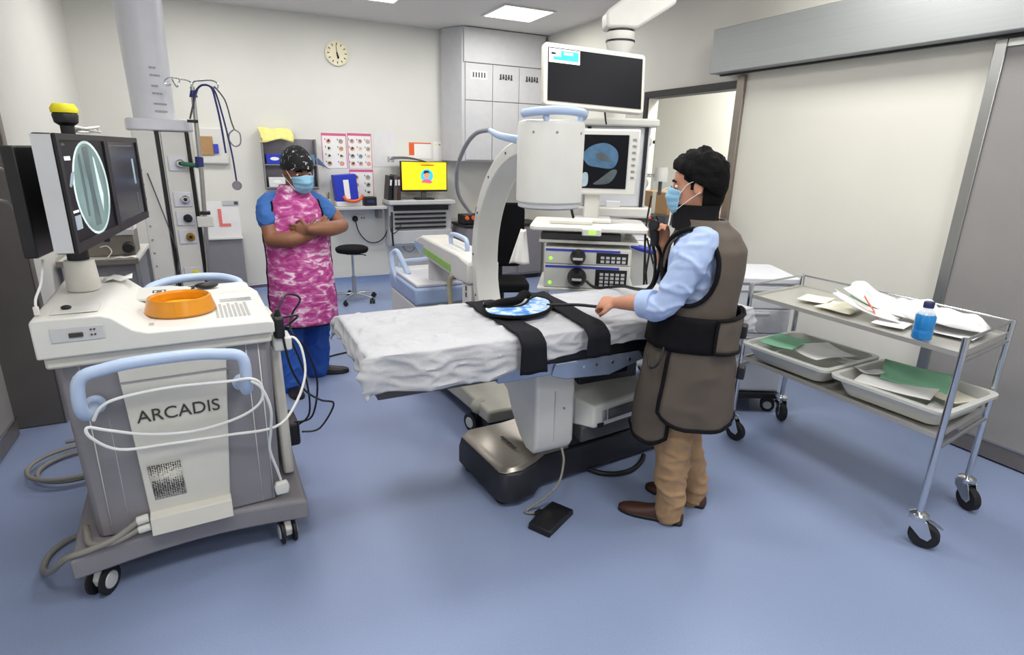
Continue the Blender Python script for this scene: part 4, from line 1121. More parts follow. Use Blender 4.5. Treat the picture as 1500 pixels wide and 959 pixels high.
# blue patterned thyroid collar on the sheet
cl = thing('thyroid_collar', 'blue cloud patterned protective collar with black edging lying on the table', 'collar', (1.23, 2.38, ZT + .02))
zz = ZT + .0345
outer = [(1.05, 2.40), (1.03, 2.30), (1.08, 2.235), (1.17, 2.20), (1.28, 2.23), (1.36, 2.30), (1.42, 2.42), (1.40, 2.50)]
inner = [(1.385, 2.505), (1.33, 2.47), (1.29, 2.42), (1.23, 2.37), (1.16, 2.37), (1.10, 2.40)]
def shape(pts, z0, z1, m_, nm, par):
    c = crom([(x, y, 0) for x, y in pts], 4, True)
    return MB().prism([(p.x, p.y) for p in c], 'Z', z0, z1).build(nm, m_, par, bev=.003)
body = shape(outer + inner, zz, zz + .012, 'camo_blue', 'collar_pad', cl)
c = crom([(x, y, zz + .008) for x, y in outer + inner], 4, True)
MB().tube(c, .009, 8, closed=True, sm=False).build('edging', 'black_soft', cl)
MB().tube([(1.06, 2.40, zz + .006), (1.15, 2.44, zz + .014), (1.25, 2.45, zz + .018), (1.31, 2.50, zz + .03), (1.35, 2.53, zz + .02)], .022, 10).build('neck_strap', 'black_soft', cl)
MB().sph((1.10, 2.44, zz + .02), (.035, .03, .018)).build('buckle', 'capcloth', cl)

# foot pedal and its lead
fp = thing('foot_pedal', 'black flat foot pedal on the floor with grey lead', 'foot pedal', (1.245, 2.02, 0))
PF2 = frame(1.245, 2.015, 0, R(29))
MB(PF2).prism([(-.115, 0), (.115, 0), (.11, .03), (.0, .042), (-.11, .03)], 'Y', -.06, .06).build('pedal_plate', 'black', fp, bev=.004)
MB(PF2).box(-.02, .02, .0605, .085, .005, .03).build('strain_relief', 'black', fp, bev=.004)
MB().tube([(1.40, 2.20, .27), (1.385, 2.15, .22), (1.33, 2.10, .14), (1.26, 2.11, .07), (1.19, 2.13, .02), (1.16, 2.12, .010), (1.175, 2.10, .012), (1.20, 2.085, .018)], .006, 8).build('lead', 'cable_grey', fp)
tag(MB().tube([(1.66, 2.32, .02), (1.70, 2.26, .016), (1.78, 2.215, .016), (1.88, 2.215, .016), (1.98, 2.26, .016), (2.04, 2.31, .02)], .014, 10).build('floor_hose', 'black'), 'black hose looping on the floor beside the table base', 'hose')
tag(MB().tube([(.62, 4.75, .008), (.75, 4.80, .008), (.95, 4.84, .008), (1.14, 4.86, .008)], .007, 8).build('floor_cable', 'black'), 'thin black cable on the floor behind the head of the table', 'cable')
# ================================================================== ENDOSCOPY TOWER
TA = R(-33)
TF = frame(2.13, 3.16, 0, TA)      # local x to the right, y away from the camera
TW = thing('endoscopy_tower', 'white endoscopy tower cart with monitor and stacked processors behind the table', 'equipment cart', (2.13, 3.16, 0), TA)
for x in (-.29, .25):
    MB(TF).box(x, x + .04, .08, .14, .12, 1.24).build('upright', 'white', TW, bev=.006)
MB(TF).box(-.33, .33, -.25, .25, .10, .16).build('cart_base', 'white', TW, bev=.012)
for x, y in ((-.28, -.2), (.28, -.2), (-.28, .2), (.28, .2)):
    q = TF @ Vector((x, y, 0))
    caster(TW, q.x, q.y, .05, .4, .026, .10, 'black')
MB(TF).prism(rrect(-.37, .36, -.28, .26, .05), 'Z', 1.245, 1.275).build('keyboard_shelf', 'white', TW, bev=.008)
lb = MB(TF).prism([(-.04, -.295), (.07, -.295), (.075, -.27), (-.045, -.27)], 'Z', 1.225, 1.265).build('shelf_latch', 'white', TW, bev=.004)
MB(TF).box(-.005, .04, -.2975, -.2955, 1.235, 1.255).build('green_lamp', 'green_lit', lb)
MB(TF).box(-.25, .02, -.16, -.02, 1.2755, 1.30).build('keyboard', 'white_warm', TW, bev=.006)
for z0, d in ((1.165, .22), (.865, .26)):
    MB(TF).box(-.31, .31, -d, .24, z0, z0 + .018).build('shelf', 'white', TW, bev=.004)
MB(TF).box(-.30, .20, -.20, .10, 1.184, 1.225).build('drawer_lip', 'grey_dk', TW, bev=.004)
# monitor on its arm
MB(TF).box(-.04, .06, .02, .09, 1.2755, 1.46).build('monitor_neck', 'white', TW, bev=.01)
MB(TF).box(-.10, .14, -.06, .14, 1.2755, 1.305).build('monitor_foot', 'white', TW, bev=.01)
MB(TF).tube([(-.10, .1, 1.28), (-.12, .05, 1.36), (-.10, .06, 1.46)], .009, 8).build('cable', 'black', TW)
MB(TF).box(.10, .19, -.05, .02, 1.38, 1.42).build('cable_clip', 'grey_lt', TW, bev=.004)
mo = MB(TF).box(-.225, .285, -.03, .03, 1.455, 1.855).build('monitor_case', 'white', TW, bev=.012)
sc = MB(TF).box(-.19, .215, -.0345, -.0302, 1.495, 1.82).build('screen', 'scr_off', mo)
for i in range(7):
    MB(TF).box(.24, .262, -.034, -.0302, 1.56 + i * .038, 1.572 + i * .038).build('monitor_button', 'grey_mid', mo)
def flat(pts, nm, m_, y, par):
    c = crom([(u * 1.1 + .012, 0, v) for u, v in pts], 4, True)
    MB(TF).prism([(max(-.188, p.x), p.z) for p in c], 'Y', y - .0006, y).build(nm, m_, par)
flat([(-.185, 1.66), (-.10, 1.64), (-.08, 1.70), (-.14, 1.80), (-.185, 1.81)], 'screen_patch', 'scr_grey', -.0347, sc)  # flat grey, blue and pale patches laid over the dark screen
flat([(-.07, 1.70), (-.02, 1.755), (.06, 1.77), (.12, 1.73), (.13, 1.67), (.10, 1.62), (.02, 1.625), (-.04, 1.64)], 'screen_patch', 'scr_blue', -.0347, sc)
flat([(.0, 1.70), (.04, 1.715), (.07, 1.69), (.09, 1.66), (.03, 1.67)], 'screen_patch', 'scr_grey', -.0356, sc)
flat([(-.185, 1.52), (-.12, 1.52), (-.12, 1.56), (-.14, 1.60), (-.185, 1.58)], 'screen_patch', 'scr_pale', -.0347, sc)
flat([(-.10, 1.51), (-.04, 1.51), (-.035, 1.58), (-.06, 1.59), (-.10, 1.54)], 'screen_patch', 'scr_pale', -.0347, sc)
flat([(.0, 1.52), (.09, 1.53), (.13, 1.60), (.10, 1.61), (.03, 1.55)], 'screen_patch', 'scr_grey', -.0347, sc)
# two processors
for z0, hh, dd, lamp in ((1.0585, 0, 0, 0),):
    pass
def processor(z0, z1, label, lamp_z):
    t = thing('video_processor', label, 'processor', tuple(TF @ Vector((0, 0, z0))), TA, group='processors on the endoscopy tower')
    b = MB(TF).box(-.27, .27, -.24, .20, z0, z1).build('processor_case', 'white', t, bev=.006)
    f = MB(TF).box(-.262, .262, -.2435, -.2402, z0 + .006, z1 - .006).build('front_plate', 'offwhite', t)
    MB(TF).box(-.262, .20, -.2455, -.2437, z1 - .022, z1 - .008).build('blue_line', 'led_blue', f)
    kp = MB(TF).box(.055, .25, -.2465, -.2437, z0 + .012, z1 - .024).build('key_panel', 'black', f)
    n = int((z1 - z0 - .04) / .024)
    for i in range(5):
        for j in range(n):
            MB(TF).box(.082 + i * .033, .104 + i * .033, -.2485, -.2467, z0 + .018 + j * .024, z0 + .034 + j * .024).build('key', 'grey_lt', kp)
    MB(TF).lathe([(0, 0), (.012, 0), (.01, .003), (0, .003)], (-.23, -.2437, lamp_z), 14, (0, -1, 0)).build('green_lamp', 'green_lit', f)
    cz = (z0 + z1) / 2 - .002
    r_ = min(.06, (z1 - z0) * .47)
    s_ = MB(TF).lathe([(0, 0), (r_, 0), (r_, .02), (r_ * .85, .05), (r_ * .6, .08), (0, .085)], (-.06, -.2437, cz), 24, (0, -1, 0)).build('scope_connector', 'black', t)
    MB(TF).box(-.09, -.03, -.34, -.325, cz - .006, cz + .006).build('connector_print', 'grey_lt', s_)
    return t
# they sit on shelves at .80 and 1.04
processor(.884, 1.035, 'larger lower white processor with black connector on the endoscopy tower', .915)
processor(1.0365, 1.14, 'slim upper white processor with black connector on the endoscopy tower', 1.07)
# loose leads at the right of the tower
lt = thing('lead_bundle', 'black leads hanging down the right side of the endoscopy tower', 'cable', tuple(TF @ Vector((.36, 0, .1))), TA)
for i, P in enumerate(([(.36, -.1, 1.22), (.37, -.1, 1.0), (.38, -.1, .8), (.37, -.08, .5)], [(.38, -.05, 1.46), (.365, -.03, 1.2), (.40, -.05, .9), (.44, -.05, .6)], [(.40, -.12, 1.24), (.38, -.14, 1.0), (.36, -.1, .7)], [(.37, -.1, 1.2), (.42, -.1, 1.05), (.50, -.1, .8), (.54, -.08, .55)])):
    MB(TF).tube(P, .006, 8).build('lead', 'black', lt)
# white cloth and blue bag by the tower's left side
cl = thing('white_cloth', 'white cloth hanging at the left corner of the tower shelf', 'cloth', tuple(TF @ Vector((-.42, -.2, 1.0))), TA)
MB(TF).grid(10, 12, lambda u, v: (-.43 + .02 * v + (.13 * u - .065) * (1 - v * .75), -.22 + .02 * sin(7 * u + v), 1.02 + .22 * v)).build('cloth_fold', 'paper', cl, thick=.004)
tag(MB(TF).lathe([(0, 0), (.05, 0), (.055, .12), (.045, .18), (0, .18)], (-.38, -.33, .10), 16).build('blue_bin', 'blue_pan'), 'blue waste bin below the tower shelf', 'bin')

# ================================================================== SECOND CEILING PENDANT + BIG MONITOR
PA = R(-24)
PF3 = frame(2.68, 3.72, 0, PA)
P2 = thing('ceiling_equipment_pendant', 'white ceiling equipment pendant with black channels behind the endoscopy tower', 'supply column', (2.68, 3.72, 1.2), PA)
MB(PF3).prism(rrect(-.30, .30, -.20, .20, .06), 'Z', 1.90, 1.955).build('top_cap', 'white', P2, bev=.012)
MB(PF3).box(-.24, .24, -.16, .16, 1.33, 1.899).build('core', 'white_cool', P2, bev=.01)
for x in (-.225, .195):
    MB(PF3).box(x, x + .025, -.172, -.1605, 1.33, 1.895).build('accessory_channel', 'black', P2)
MB(PF3).prism(rrect(-.27, .30, -.19, .19, .06), 'Z', 1.25, 1.329).build('bottom_cap', 'white', P2, bev=.015)
for z in (1.80, 1.50):
    MB(PF3).lathe([(0, 0), (.035, 0), (.03, .03), (.016, .04), (0, .04)], (.2405, -.05, z), 16, (1, -.3, 0)).build('outlet', 'white', P2)
MB(PF3).cyl((.285, -.065, 1.80), (.30, -.07, 1.80), .012).build('outlet_core', 'black', P2)
# joint and arm up to the ceiling
MB(PF3).lathe([(0, 1.956), (.075, 1.956), (.08, 2.42), (.10, 2.46), (.10, 2.54), (0, 2.54)], n=28).build('drop_tube', 'white', P2)
MB(PF3).lathe([(.101, 2.475), (.104, 2.475), (.104, 2.487), (.101, 2.487)], n=28).build('joint_seam', 'black', P2)
MB(PF3).lathe([(.09, 2.541), (.092, 2.541), (.092, 2.553), (0, 2.553)], n=28).build('joint_seam', 'black', P2)
ar = MB()
o3 = PF3 @ Vector((0, 0, 0))
d3 = Vector((.80, -.35, 0)).normalized()
AF = Matrix(((d3.x, -d3.y, 0, o3.x), (d3.y, d3.x, 0, o3.y), (0, 0, 1, 0), (0, 0, 0, 1)))
MB(AF).prism([(-.12, 2.554), (.10, 2.554), (.36, 2.72), (.36, 2.84), (.12, 2.84), (-.13, 2.66)], 'Y', -.095, .095).build('arm_elbow', 'white', P2, bev=.02)
MB(AF).prism([(.20, 2.8405), (.70, 2.8405), (.72, 2.96), (.22, 2.98)], 'Y', -.11, .11).build('arm', 'white', P2, bev=.03)
MB(AF).lathe([(0, 2.97), (.09, 2.97), (.10, CEIL - .001), (0, CEIL - .001)], (.55, 0, 0), 24).build('ceiling_mount', 'white', P2)
# flow meter and tubing on the pendant's right
fm = thing('flow_meter', 'white flow meter with small bottle on the pendant right side', 'flow meter', tuple(PF3 @ Vector((.36, -.12, 1.4))), PA)
MB(PF3).cyl((.245, -.1, 1.56), (.31, -.12, 1.56), .012).build('stem', 'chrome', fm)
MB(PF3).lathe([(0, 0), (.05, 0), (.052, .06), (.045, .10), (0, .10)], (.355, -.12, 1.52), 18).build('meter_body', 'white', fm)
MB(PF3).cyl((.355, -.12, 1.42), (.355, -.12, 1.5195), .014).build('outlet_stem', 'grey_dk', fm)
MB(PF3).tube([(.37, -.12, 1.45), (.42, -.14, 1.47), (.45, -.15, 1.40), (.44, -.15, 1.2), (.40, -.15, .95)], .006, 8).build('tube', 'cable_white', fm)

BMA = R(-6)
BF3 = frame(2.20, 3.30, 0, BMA)
BM = thing('ceiling_monitor', 'large white framed ceiling monitor mostly dark with cyan label', 'monitor', (2.20, 3.30, 2.0), BMA)
tilt = Matrix.Translation((0, 0, 2.155)) @ Matrix.Rotation(R(-8), 4, 'X') @ Matrix.Rotation(R(2.0), 4, 'Y')
def bb(x0, x1, y0, y1, z0, z1, nm, m_, par, bev=0):
    return MB(BF3).box(x0, x1, y0, y1, z0, z1, tilt).build(nm, m_, par, bev)
cs_ = MB(BF3 @ tilt).prism(rrect(-.36, .36, -.185, .185, .025), 'Y', -.02, .03).build('monitor_case', 'white_warm', BM, bev=.008)
sc = bb(-.335, .335, -.0235, -.0202, -.155, .155, 'screen', 'scr_off', cs_)
lb = bb(-.33, -.12, -.0252, -.0237, .07, .15, 'info_window', 'scr_white', sc)
bb(-.25, -.13, -.0266, -.0254, .085, .14, 'info_panel', 'scr_cyan', lb)
bb(-.30, -.245, -.0266, -.0254, .085, .105, 'info_panel', 'scr_cyan', lb)
bb(-.315, -.285, -.0266, -.0254, .115, .128, 'info_text', 'scr_ink', lb)
bb(-.23, -.17, -.028, -.0268, .118, .132, 'info_text', 'scr_white', lb)
MB(BF3).box(-.10, .12, .035, .10, 2.08, 2.22).build('rear_mount', 'white', BM, bev=.015)
q1 = BF3 @ Vector((.0, .07, 2.15))
q2 = PF3 @ Vector((-.06, 0, 2.30))
MB().cyl(q1, q2, .035).build('swing_arm', 'white', BM)
MB(BF3).tube([(.10, .03, 2.0), (.13, .06, 1.93), (.15, .08, 1.90)], .006, 8).build('lead', 'black', BM)
MB(BF3).tube([(-.03, .03, 1.99), (-.06, .05, 1.95), (-.02, .07, 1.93), (.0, .06, 1.97)], .004, 8).build('lead', 'grey_mid', BM)

# ================================================================== SIDE CABINET IN FRONT OF DOORWAY, CARD BOX, CURVED CART
sc_ = thing('supply_cabinet', 'white supply cabinet with dark top in front of the doorway', 'cabinet', (3.62, 4.3, 0))
MB().box(3.42, 3.85, 3.90, 4.75, .05, 1.13).build('cabinet_body', 'white', sc_, bev=.008)
MB().box(3.40, 3.87, 3.88, 4.77, 1.131, 1.21).build('cabinet_top', 'grey_dk', sc_, bev=.006)
MB().box(3.44, 3.83, 3.92, 4.73, 0, .049).build('plinth', 'black', sc_)
for y in (3.91, 4.33):
    dd = MB().box(3.405, 3.4195, y, y + .41, .08, 1.12).build('door', 'white', sc_, bev=.003)
    MB().box(3.395, 3.4045, y + (.36 if y < 4 else .03), y + (.375 if y < 4 else .045), .6, .75).build('handle', 'steel', dd)
bx = thing('cardboard_box', 'brown cardboard box on the dark topped cabinet behind the man', 'box', (3.55, 4.0, 1.2105))
MB().box(3.43, 3.72, 3.90, 4.28, 1.2105, 1.40).build('carton', 'brown_card', bx, bev=.003)
MB().box(3.4285, 3.4297, 4.06, 4.11, 1.2105, 1.40).build('tape_strip', 'paper_cream', bx)
MB().prism([(3.43, 1.4003), (3.72, 1.4003), (3.74, 1.46), (3.55, 1.45)], 'Y', 3.90, 3.905).build('flap', 'brown_card', bx)
b2 = thing('cardboard_box', 'small brown open carton beside the flow meter tube', 'box', (3.5, 4.5, 1.2105))
MB().box(3.44, 3.60, 4.36, 4.56, 1.2105, 1.34).build('carton', 'brown_card', b2, bev=.003)
MB().box(3.4385, 3.4397, 4.40, 4.52, 1.25, 1.29).build('carton_label', 'paper_cream', b2)
cc2 = thing('suction_cart', 'white rounded suction cart with blue handle right of the tower', 'cart', (2.86, 3.35, 0))
MB(frame(2.83, 3.40, 0, R(-25))).prism(rrect(-.20, .20, -.14, .14, .12), 'Z', .12, 1.10).build('cart_shell', 'white', cc2, bev=.03, seg=3)
MB(frame(2.83, 3.40, 0, R(-25))).prism(rrect(-.16, .16, -.10, .10, .09), 'Z', 1.1005, 1.115).build('cart_lid', 'white_cool', cc2, bev=.006)
MB(frame(2.83, 3.40, 0, R(-25))).tube([(-.16, -.145, 1.07), (-.10, -.18, 1.06), (.02, -.185, 1.03), (.08, -.15, 1.01)], [.012, .022, .022, .012], 10).build('handle', 'led_blue', cc2)
for x, y in ((2.72, 3.38), (2.93, 3.28), (2.75, 3.5), (2.95, 3.42)):
    caster(cc2, x, y, .045, .4, .024, .12, 'black')
# dark chair back seen through the C arm
ch = thing('office_chair', 'black office chair seen through the x-ray arm', 'chair', (2.35, 4.75, 0))
CF = frame(2.30, 4.85, 0, R(-20))
MB(CF).prism(rrect(-.24, .24, .0, .62, .08), 'Y', .20, .26).build('backrest', 'black_soft', ch, bev=.02)
for o in ch.children:
    o.location.z = .62
MB(CF).prism(rrect(-.25, .25, -.25, .22, .08), 'Z', .46, .54).build('seat', 'black_soft', ch, bev=.02)
MB(CF).box(-.03, .03, .22, .28, .46, .75).build('back_bar', 'black', ch)
MB(CF).cyl((0, 0, .10), (0, 0, .459), .03).build('gas_lift', 'black', ch)
for k in range(5):
    a = R(15 + 72 * k)
    l = MB(CF).tube([(0, 0, .12), (.15 * cos(a), .15 * sin(a), .10), (.28 * cos(a), .28 * sin(a), .075)], .018, 8).build('leg', 'black', ch)
    MB(CF).lathe([(0, 0), (.028, 0), (.03, .01), (.03, .035), (.028, .045), (0, .045)], (.28 * cos(a) - .02, .28 * sin(a), .0302), 14, (1, 0, 0)).build('wheel', 'rubber', l)
# ================================================================== STEEL TROLLEY
posts = {'fl': (2.716, 2.298), 'bl': (3.25, 2.37), 'br': (3.262, 1.255), 'fr': (2.703, 1.175)}
TR = thing('steel_trolley', 'stainless steel two shelf trolley on black casters at the right', 'trolley', (2.98, 1.77, 0))
ZTOP, ZS1, ZS2 = 1.005, .93, .545
for k, (x, y) in posts.items():
    MB().cyl((x, y, .172), (x, y, ZTOP), .0145, n=14).build('post', 'chrome', TR)
def pl(a, b, z, r_, nm):
    MB().cyl((posts[a][0], posts[a][1], z), (posts[b][0], posts[b][1], z), r_, n=10).build(nm, 'chrome', TR)
pl('fl', 'bl', ZTOP - .008, .006, 'guard_rail')
pl('bl', 'br', ZTOP - .008, .006, 'guard_rail')
pl('br', 'fr', ZTOP - .008, .006, 'guard_rail')
pl('br', 'fr', ZS1 - .03, .010, 'end_rail')
pl('br', 'fr', ZS2 - .05, .012, 'end_rail')
pl('fl', 'bl', ZS2 - .05, .012, 'end_rail')
def shelf(z):
    ring = [posts[k] for k in ('fl', 'bl', 'br', 'fr')]
    cx_, cy_ = sum(p[0] for p in ring) / 4, sum(p[1] for p in ring) / 4
    def sc(f, zz):
        return [(cx_ + (x - cx_) * f, cy_ + (y - cy_) * f, zz) for x, y in ring]
    return MB().loft([sc(.955, z - .014), sc(.985, z - .014), sc(.985, z + .008), sc(.965, z + .008), sc(.962, z - .004), sc(.1, z - .004), ]).build('shelf', 'steel_shelf', TR)
shelf(ZS1)
shelf(ZS2)
def swivel(x, y, rot, brake):
    fr = frame(x, y, 0, rot) @ Matrix.Scale(1.18, 4)
    o = MB(fr).lathe([(0, .115), (.03, .115), (.034, .125), (.034, .135), (.018, .146), (0, .146)], n=18)
    for s_ in (-1, 1):
        o.prism([(-.032, .118), (.03, .118), (.055, .06), (.045, .04), (.02, .045), (-.028, .09)], 'X', s_ * .02 - .002, s_ * .02 + .002)
    f = o.build('caster', 'chrome', TR, bev=.001)
    MB(fr).lathe([(0, 0), (.045, 0), (.052, .006), (.052, .026), (.045, .032), (0, .032)], (-.016, .03, .0522), 24, (1, 0, 0)).build('wheel', 'rubber', f)
    MB(fr).lathe([(0, 0), (.026, 0), (.024, .001), (0, .001)], (-.0185, .03, .0522), 16, (1, 0, 0)).build('wheel_hub', 'grey_mid', f)
    if brake:
        MB(fr).prism([(.03, .112), (.085, .085), (.105, .068), (.105, .062), (.08, .076), (.03, .10)], 'X', -.018, .018).build('brake_pedal', 'steel', f, bev=.002)
swivel(*posts['fr'], R(205), False)
swivel(*posts['br'], R(160), False)
swivel(*posts['fl'], R(190), False)
swivel(*posts['bl'], R(150), False)
fr = frame(*posts['fr'], 0, R(250)) @ Matrix.Scale(1.18, 4)
MB(fr).prism([(.03, .112), (.085, .085), (.105, .068), (.105, .062), (.08, .076), (.03, .10)], 'X', -.018, .018).build('brake_pedal', 'steel', TR, bev=.002)

# two shallow trays
def tray(cx_, cy_, rot, label):
    fr = frame(cx_, cy_, ZS2 + .0085, rot)
    t = thing('instrument_tray', label, 'tray', (cx_, cy_, ZS2 + .0085), rot, group='white plastic trays on the lower shelf')
    def ring(hx, hy, r_, z):
        return [(x, y, z) for x, y in rrect(-hx, hx, -hy, hy, r_)]
    MB(fr).loft([ring(.20, .215, .05, 0), ring(.235, .25, .05, .075), ring(.26, .273, .05, .078), ring(.262, .275, .05, .098), ring(.235, .25, .05, .10), ring(.20, .215, .05, .012)]).build('tray_shell', 'tray', t, bev=.003)
    return fr
f1 = tray(2.95, 2.03, R(3), 'white plastic tray of papers nearer the white cart')
f2 = tray(2.965, 1.465, R(3), 'white plastic tray of papers at the near end of the shelf')
def sheet_on(fr, x0, y0, w_, h_, z, rot, m_, nm, label, cat, curl=.01, tilt=(0, 0), grp=None):
    q = Matrix.Translation((x0, y0, z)) @ Matrix.Rotation(R(rot), 4, 'Z')
    def fn(u, v):
        return q @ Vector(((u - .5) * w_, (v - .5) * h_, curl * (sin(3 * u + 1) * .5 + (v - .5) ** 2 * 2) + tilt[0] * (u - .5) + tilt[1] * (v - .5)))
    o = MB(fr).grid(8, 8, fn).build(nm, m_, thick=.0015, angle=70)
    return tag(o, label, cat, grp)
sheet_on(f1, -.03, .13, .30, .20, .105, 12, 'green_paper', 'green_paper_sheet', 'pale green sheet in the tray nearer the white cart', 'paper', .012)
sheet_on(f1, .0, -.08, .25, .24, .10, -20, 'paper', 'white_paper_sheet', 'large white folded sheet in the tray nearer the white cart', 'paper', .02, (.03, .0))
sheet_on(f1, .08, -.20, .14, .12, .07, 30, 'paper_grey', 'white_paper_slip', 'small white packet at the right end of the tray nearer the white cart', 'paper', .015)
sheet_on(f1, -.14, .19, .12, .10, .07, -10, 'paper', 'white_paper_slip', 'small white slip under the green sheet by the trolley post', 'paper', .01)
sheet_on(f2, .08, .02, .22, .30, .105, 25, 'green_paper', 'green_paper_sheet', 'pale green sheet leaning in the near tray', 'paper', .01, (.05, .02))
sheet_on(f2, -.08, .03, .24, .32, .088, 15, 'paper', 'white_paper_sheet', 'large white sheet flat in the near tray', 'paper', .012)
sheet_on(f2, -.04, .20, .12, .12, .09, 50, 'paper_grey', 'white_packet', 'crumpled white packet with blue tint in the near tray left corner', 'packet', .03)
sheet_on(f2, .06, -.17, .20, .14, .075, -12, 'paper_cream', 'cream_packet', 'cream paper packet under the green sheet in the near tray', 'packet', .012)
sheet_on(f2, -.10, -.19, .18, .10, .055, 12, 'plastic_bag', 'clear_packet', 'clear packet at the front right of the near tray', 'packet', .02)

# things on the top shelf
f0 = frame(2.98, 1.77, ZS1 + .0085)
sheet_on(f0, -.02, .28, .20, .15, .006, 20, 'paper_cream', 'gauze_pad', 'flat cream gauze pad at the far end of trolley top', 'gauze', .004)
def packet(fr, x, y, w_, h_, z, rot, m_, nm, label, seed, amp=.03, lift=.0):
    q = Matrix.Translation((x, y, z)) @ Matrix.Rotation(R(rot), 4, 'Z')
    def fn(u, v):
        e = min(1, 6 * min(u, 1 - u, v, 1 - v))
        return q @ Vector(((u - .5) * w_ * (1 + .08 * sin(5 * v + seed)), (v - .5) * h_ * (1 + .06 * sin(6 * u + seed)), .004 + amp * e * (.6 + .9 * noise.noise(Vector((u * 3 + seed, v * 3, seed)))) + lift * v ** 2))
    return tag(MB(fr).grid(16, 16, fn).build(nm, m_, thick=.002, angle=80), label, 'packet', 'wrappers on the trolley top')
packet(f0, -.06, .10, .22, .18, .0, 10, 'paper_cream', 'gauze_bundle', 'cream gauze bundle on trolley top, left of the long clear wrapper', 1, .02)
packet(f0, -.12, -.07, .12, .30, .012, 30, 'plastic_bag', 'clear_wrapper', 'long clear wrapper with orange print leaning towards the bottle', 2, .015, .10)
packet(f0, .05, -.03, .26, .30, .02, 20, 'plastic_bag', 'plastic_wrapper', 'tall crumpled clear wrapper with green lining on trolley top', 3, .05, .10)
packet(f0, .10, -.20, .24, .26, .02, -15, 'paper', 'white_wrapper', 'crumpled white wrapper behind the blue bottle', 4, .06, .04)
packet(f0, .08, -.36, .26, .28, .028, 25, 'paper_grey', 'white_wrapper', 'white wrapper with rounded end right of the blue bottle', 5, .05, .03)
sheet_on(f0, -.03, -.06, .05, .24, .035, 28, 'green_paper', 'green_lining', 'green lined wrapper edge on trolley top', 'wrapper', .02, (0, .08))
sheet_on(f0, -.10, -.20, .18, .14, .004, 15, 'paper', 'paper_label', 'white paper label sheet beside the blue bottle', 'paper', .004)
sheet_on(f0, .06, -.40, .26, .20, .004, 10, 'paper_grey', 'paper_pad', 'stack of grey paper under the white wrappers', 'paper', .002)
sheet_on(f0, -.13, -.10, .05, .08, .062, 30, 'orange', 'orange_print', 'orange printed patch on the long clear wrapper', 'label', .002, (0, .10))
bt = thing('blue_bottle', 'bottle of bright blue liquid with navy cap on the trolley', 'bottle', (2.755, 1.37, ZS1 + .0085))
MB().lathe([(0, 0), (.036, 0), (.04, .006), (.04, .04), (.038, .045), (.04, .05), (.04, .105), (.034, .115), (0, .115)], (2.755, 1.37, ZS1 + .0088), 28).build('liquid', 'bluewater', bt)
MB().lathe([(0, .1153), (.035, .1153), (.022, .135), (.018, .145), (0, .145)], (2.755, 1.37, ZS1 + .0088), 24).build('shoulder', 'clear', bt)
MB().lathe([(0, .1453), (.021, .1453), (.021, .168), (.018, .172), (0, .172)], (2.755, 1.37, ZS1 + .0088), 24).build('cap', 'cap_navy', bt)

# white procedure cart behind the trolley
WF = frame(3.16, 2.75, 0, R(-28))
WC = thing('white_procedure_cart', 'white drawer cart on black base between man and steel trolley', 'cart', (3.16, 2.75, 0), R(-28))
MB(WF).box(-.27, .27, -.20, .26, .15, .915).build('cart_body', 'white_cool', WC, bev=.012)
MB(WF).prism(rrect(-.29, .29, -.225, .28, .03), 'Z', .916, .96).build('cart_top', 'white_cool', WC, bev=.01)
MB(WF).box(-.28, .28, -.22, .27, .10, .149).build('cart_base', 'black', WC, bev=.012)
for k, (z0, z1) in enumerate(((.17, .40), (.41, .57), (.58, .74), (.75, .90))):
    d = MB(WF).box(-.255, .255, -.212, -.2005, z0, z1).build('drawer', 'white_cool', WC, bev=.004)
    MB(WF).box(-.12, .12, -.224, -.2125, z1 - .035, z1 - .02).build('drawer_pull', 'grey_lt', d, bev=.003)
for z in (.62, .80):
    MB(WF).box(-.30, -.2705, -.16, -.08, z, z + .05).build('side_knob', 'black', WC, bev=.012)
for x, y in ((-.24, -.18), (.24, -.18), (-.24, .22), (.24, .22)):
    q = WF @ Vector((x, y, 0))
    caster(WC, q.x, q.y, .048, .7, .026, .10, 'black')
# ================================================================== PEOPLE
def fuse(mb, name, m_, parent, vox=.006, it=6, label=None, wr=0, ws=(9, 9, 14)):
    """voxel-union of the pieces in mb: one continuous surface"""
    me = bpy.data.meshes.new(name)
    W = WM[parent.name]
    I = W.inverted()
    me.from_pydata([I @ v for v in mb.v], [], mb.f)
    bm = bmesh.new()
    bm.from_mesh(me)
    bmesh.ops.recalc_face_normals(bm, faces=bm.faces)
    bm.to_mesh(me)
    bm.free()
    t = bpy.data.objects.new('tmp', me)
    COL.objects.link(t)
    q = t.modifiers.new('r', 'REMESH')
    q.mode = 'VOXEL'
    q.voxel_size = vox
    q = t.modifiers.new('s', 'SMOOTH')
    q.iterations = it
    q.factor = .5
    dg = bpy.context.evaluated_depsgraph_get()
    m2 = bpy.data.meshes.new_from_object(t.evaluated_get(dg))
    bpy.data.objects.remove(t, do_unlink=True)
    bpy.data.meshes.remove(me)
    m2.name = name
    if wr:
        nn = [Vector(q.vector) for q in m2.vertex_normals]
        for v, nv_ in zip(m2.vertices, nn):
            c = v.co.copy()
            a = noise.noise(Vector((c.x * ws[0], c.y * ws[1], c.z * ws[2])))
            e = noise.noise(Vector((c.x * ws[0] * 1.3 + c.z * 9, c.y * ws[1] * 1.3 - c.z * 7, c.z * ws[2] * .6 + 5)))
            v.co = c + nv_ * wr * (max(0, 1 - abs(a) * 4) + .7 * max(0, 1 - abs(e) * 4) - .4)
    m2.materials.clear()
    m2.materials.append(M[m_])
    m2.polygons.foreach_set('use_smooth', [True] * len(m2.polygons))
    o = bpy.data.objects.new(name, m2)
    COL.objects.link(o)
    o.parent = parent
    WM[o.name] = W
    if label:
        o['label'] = label
    return o

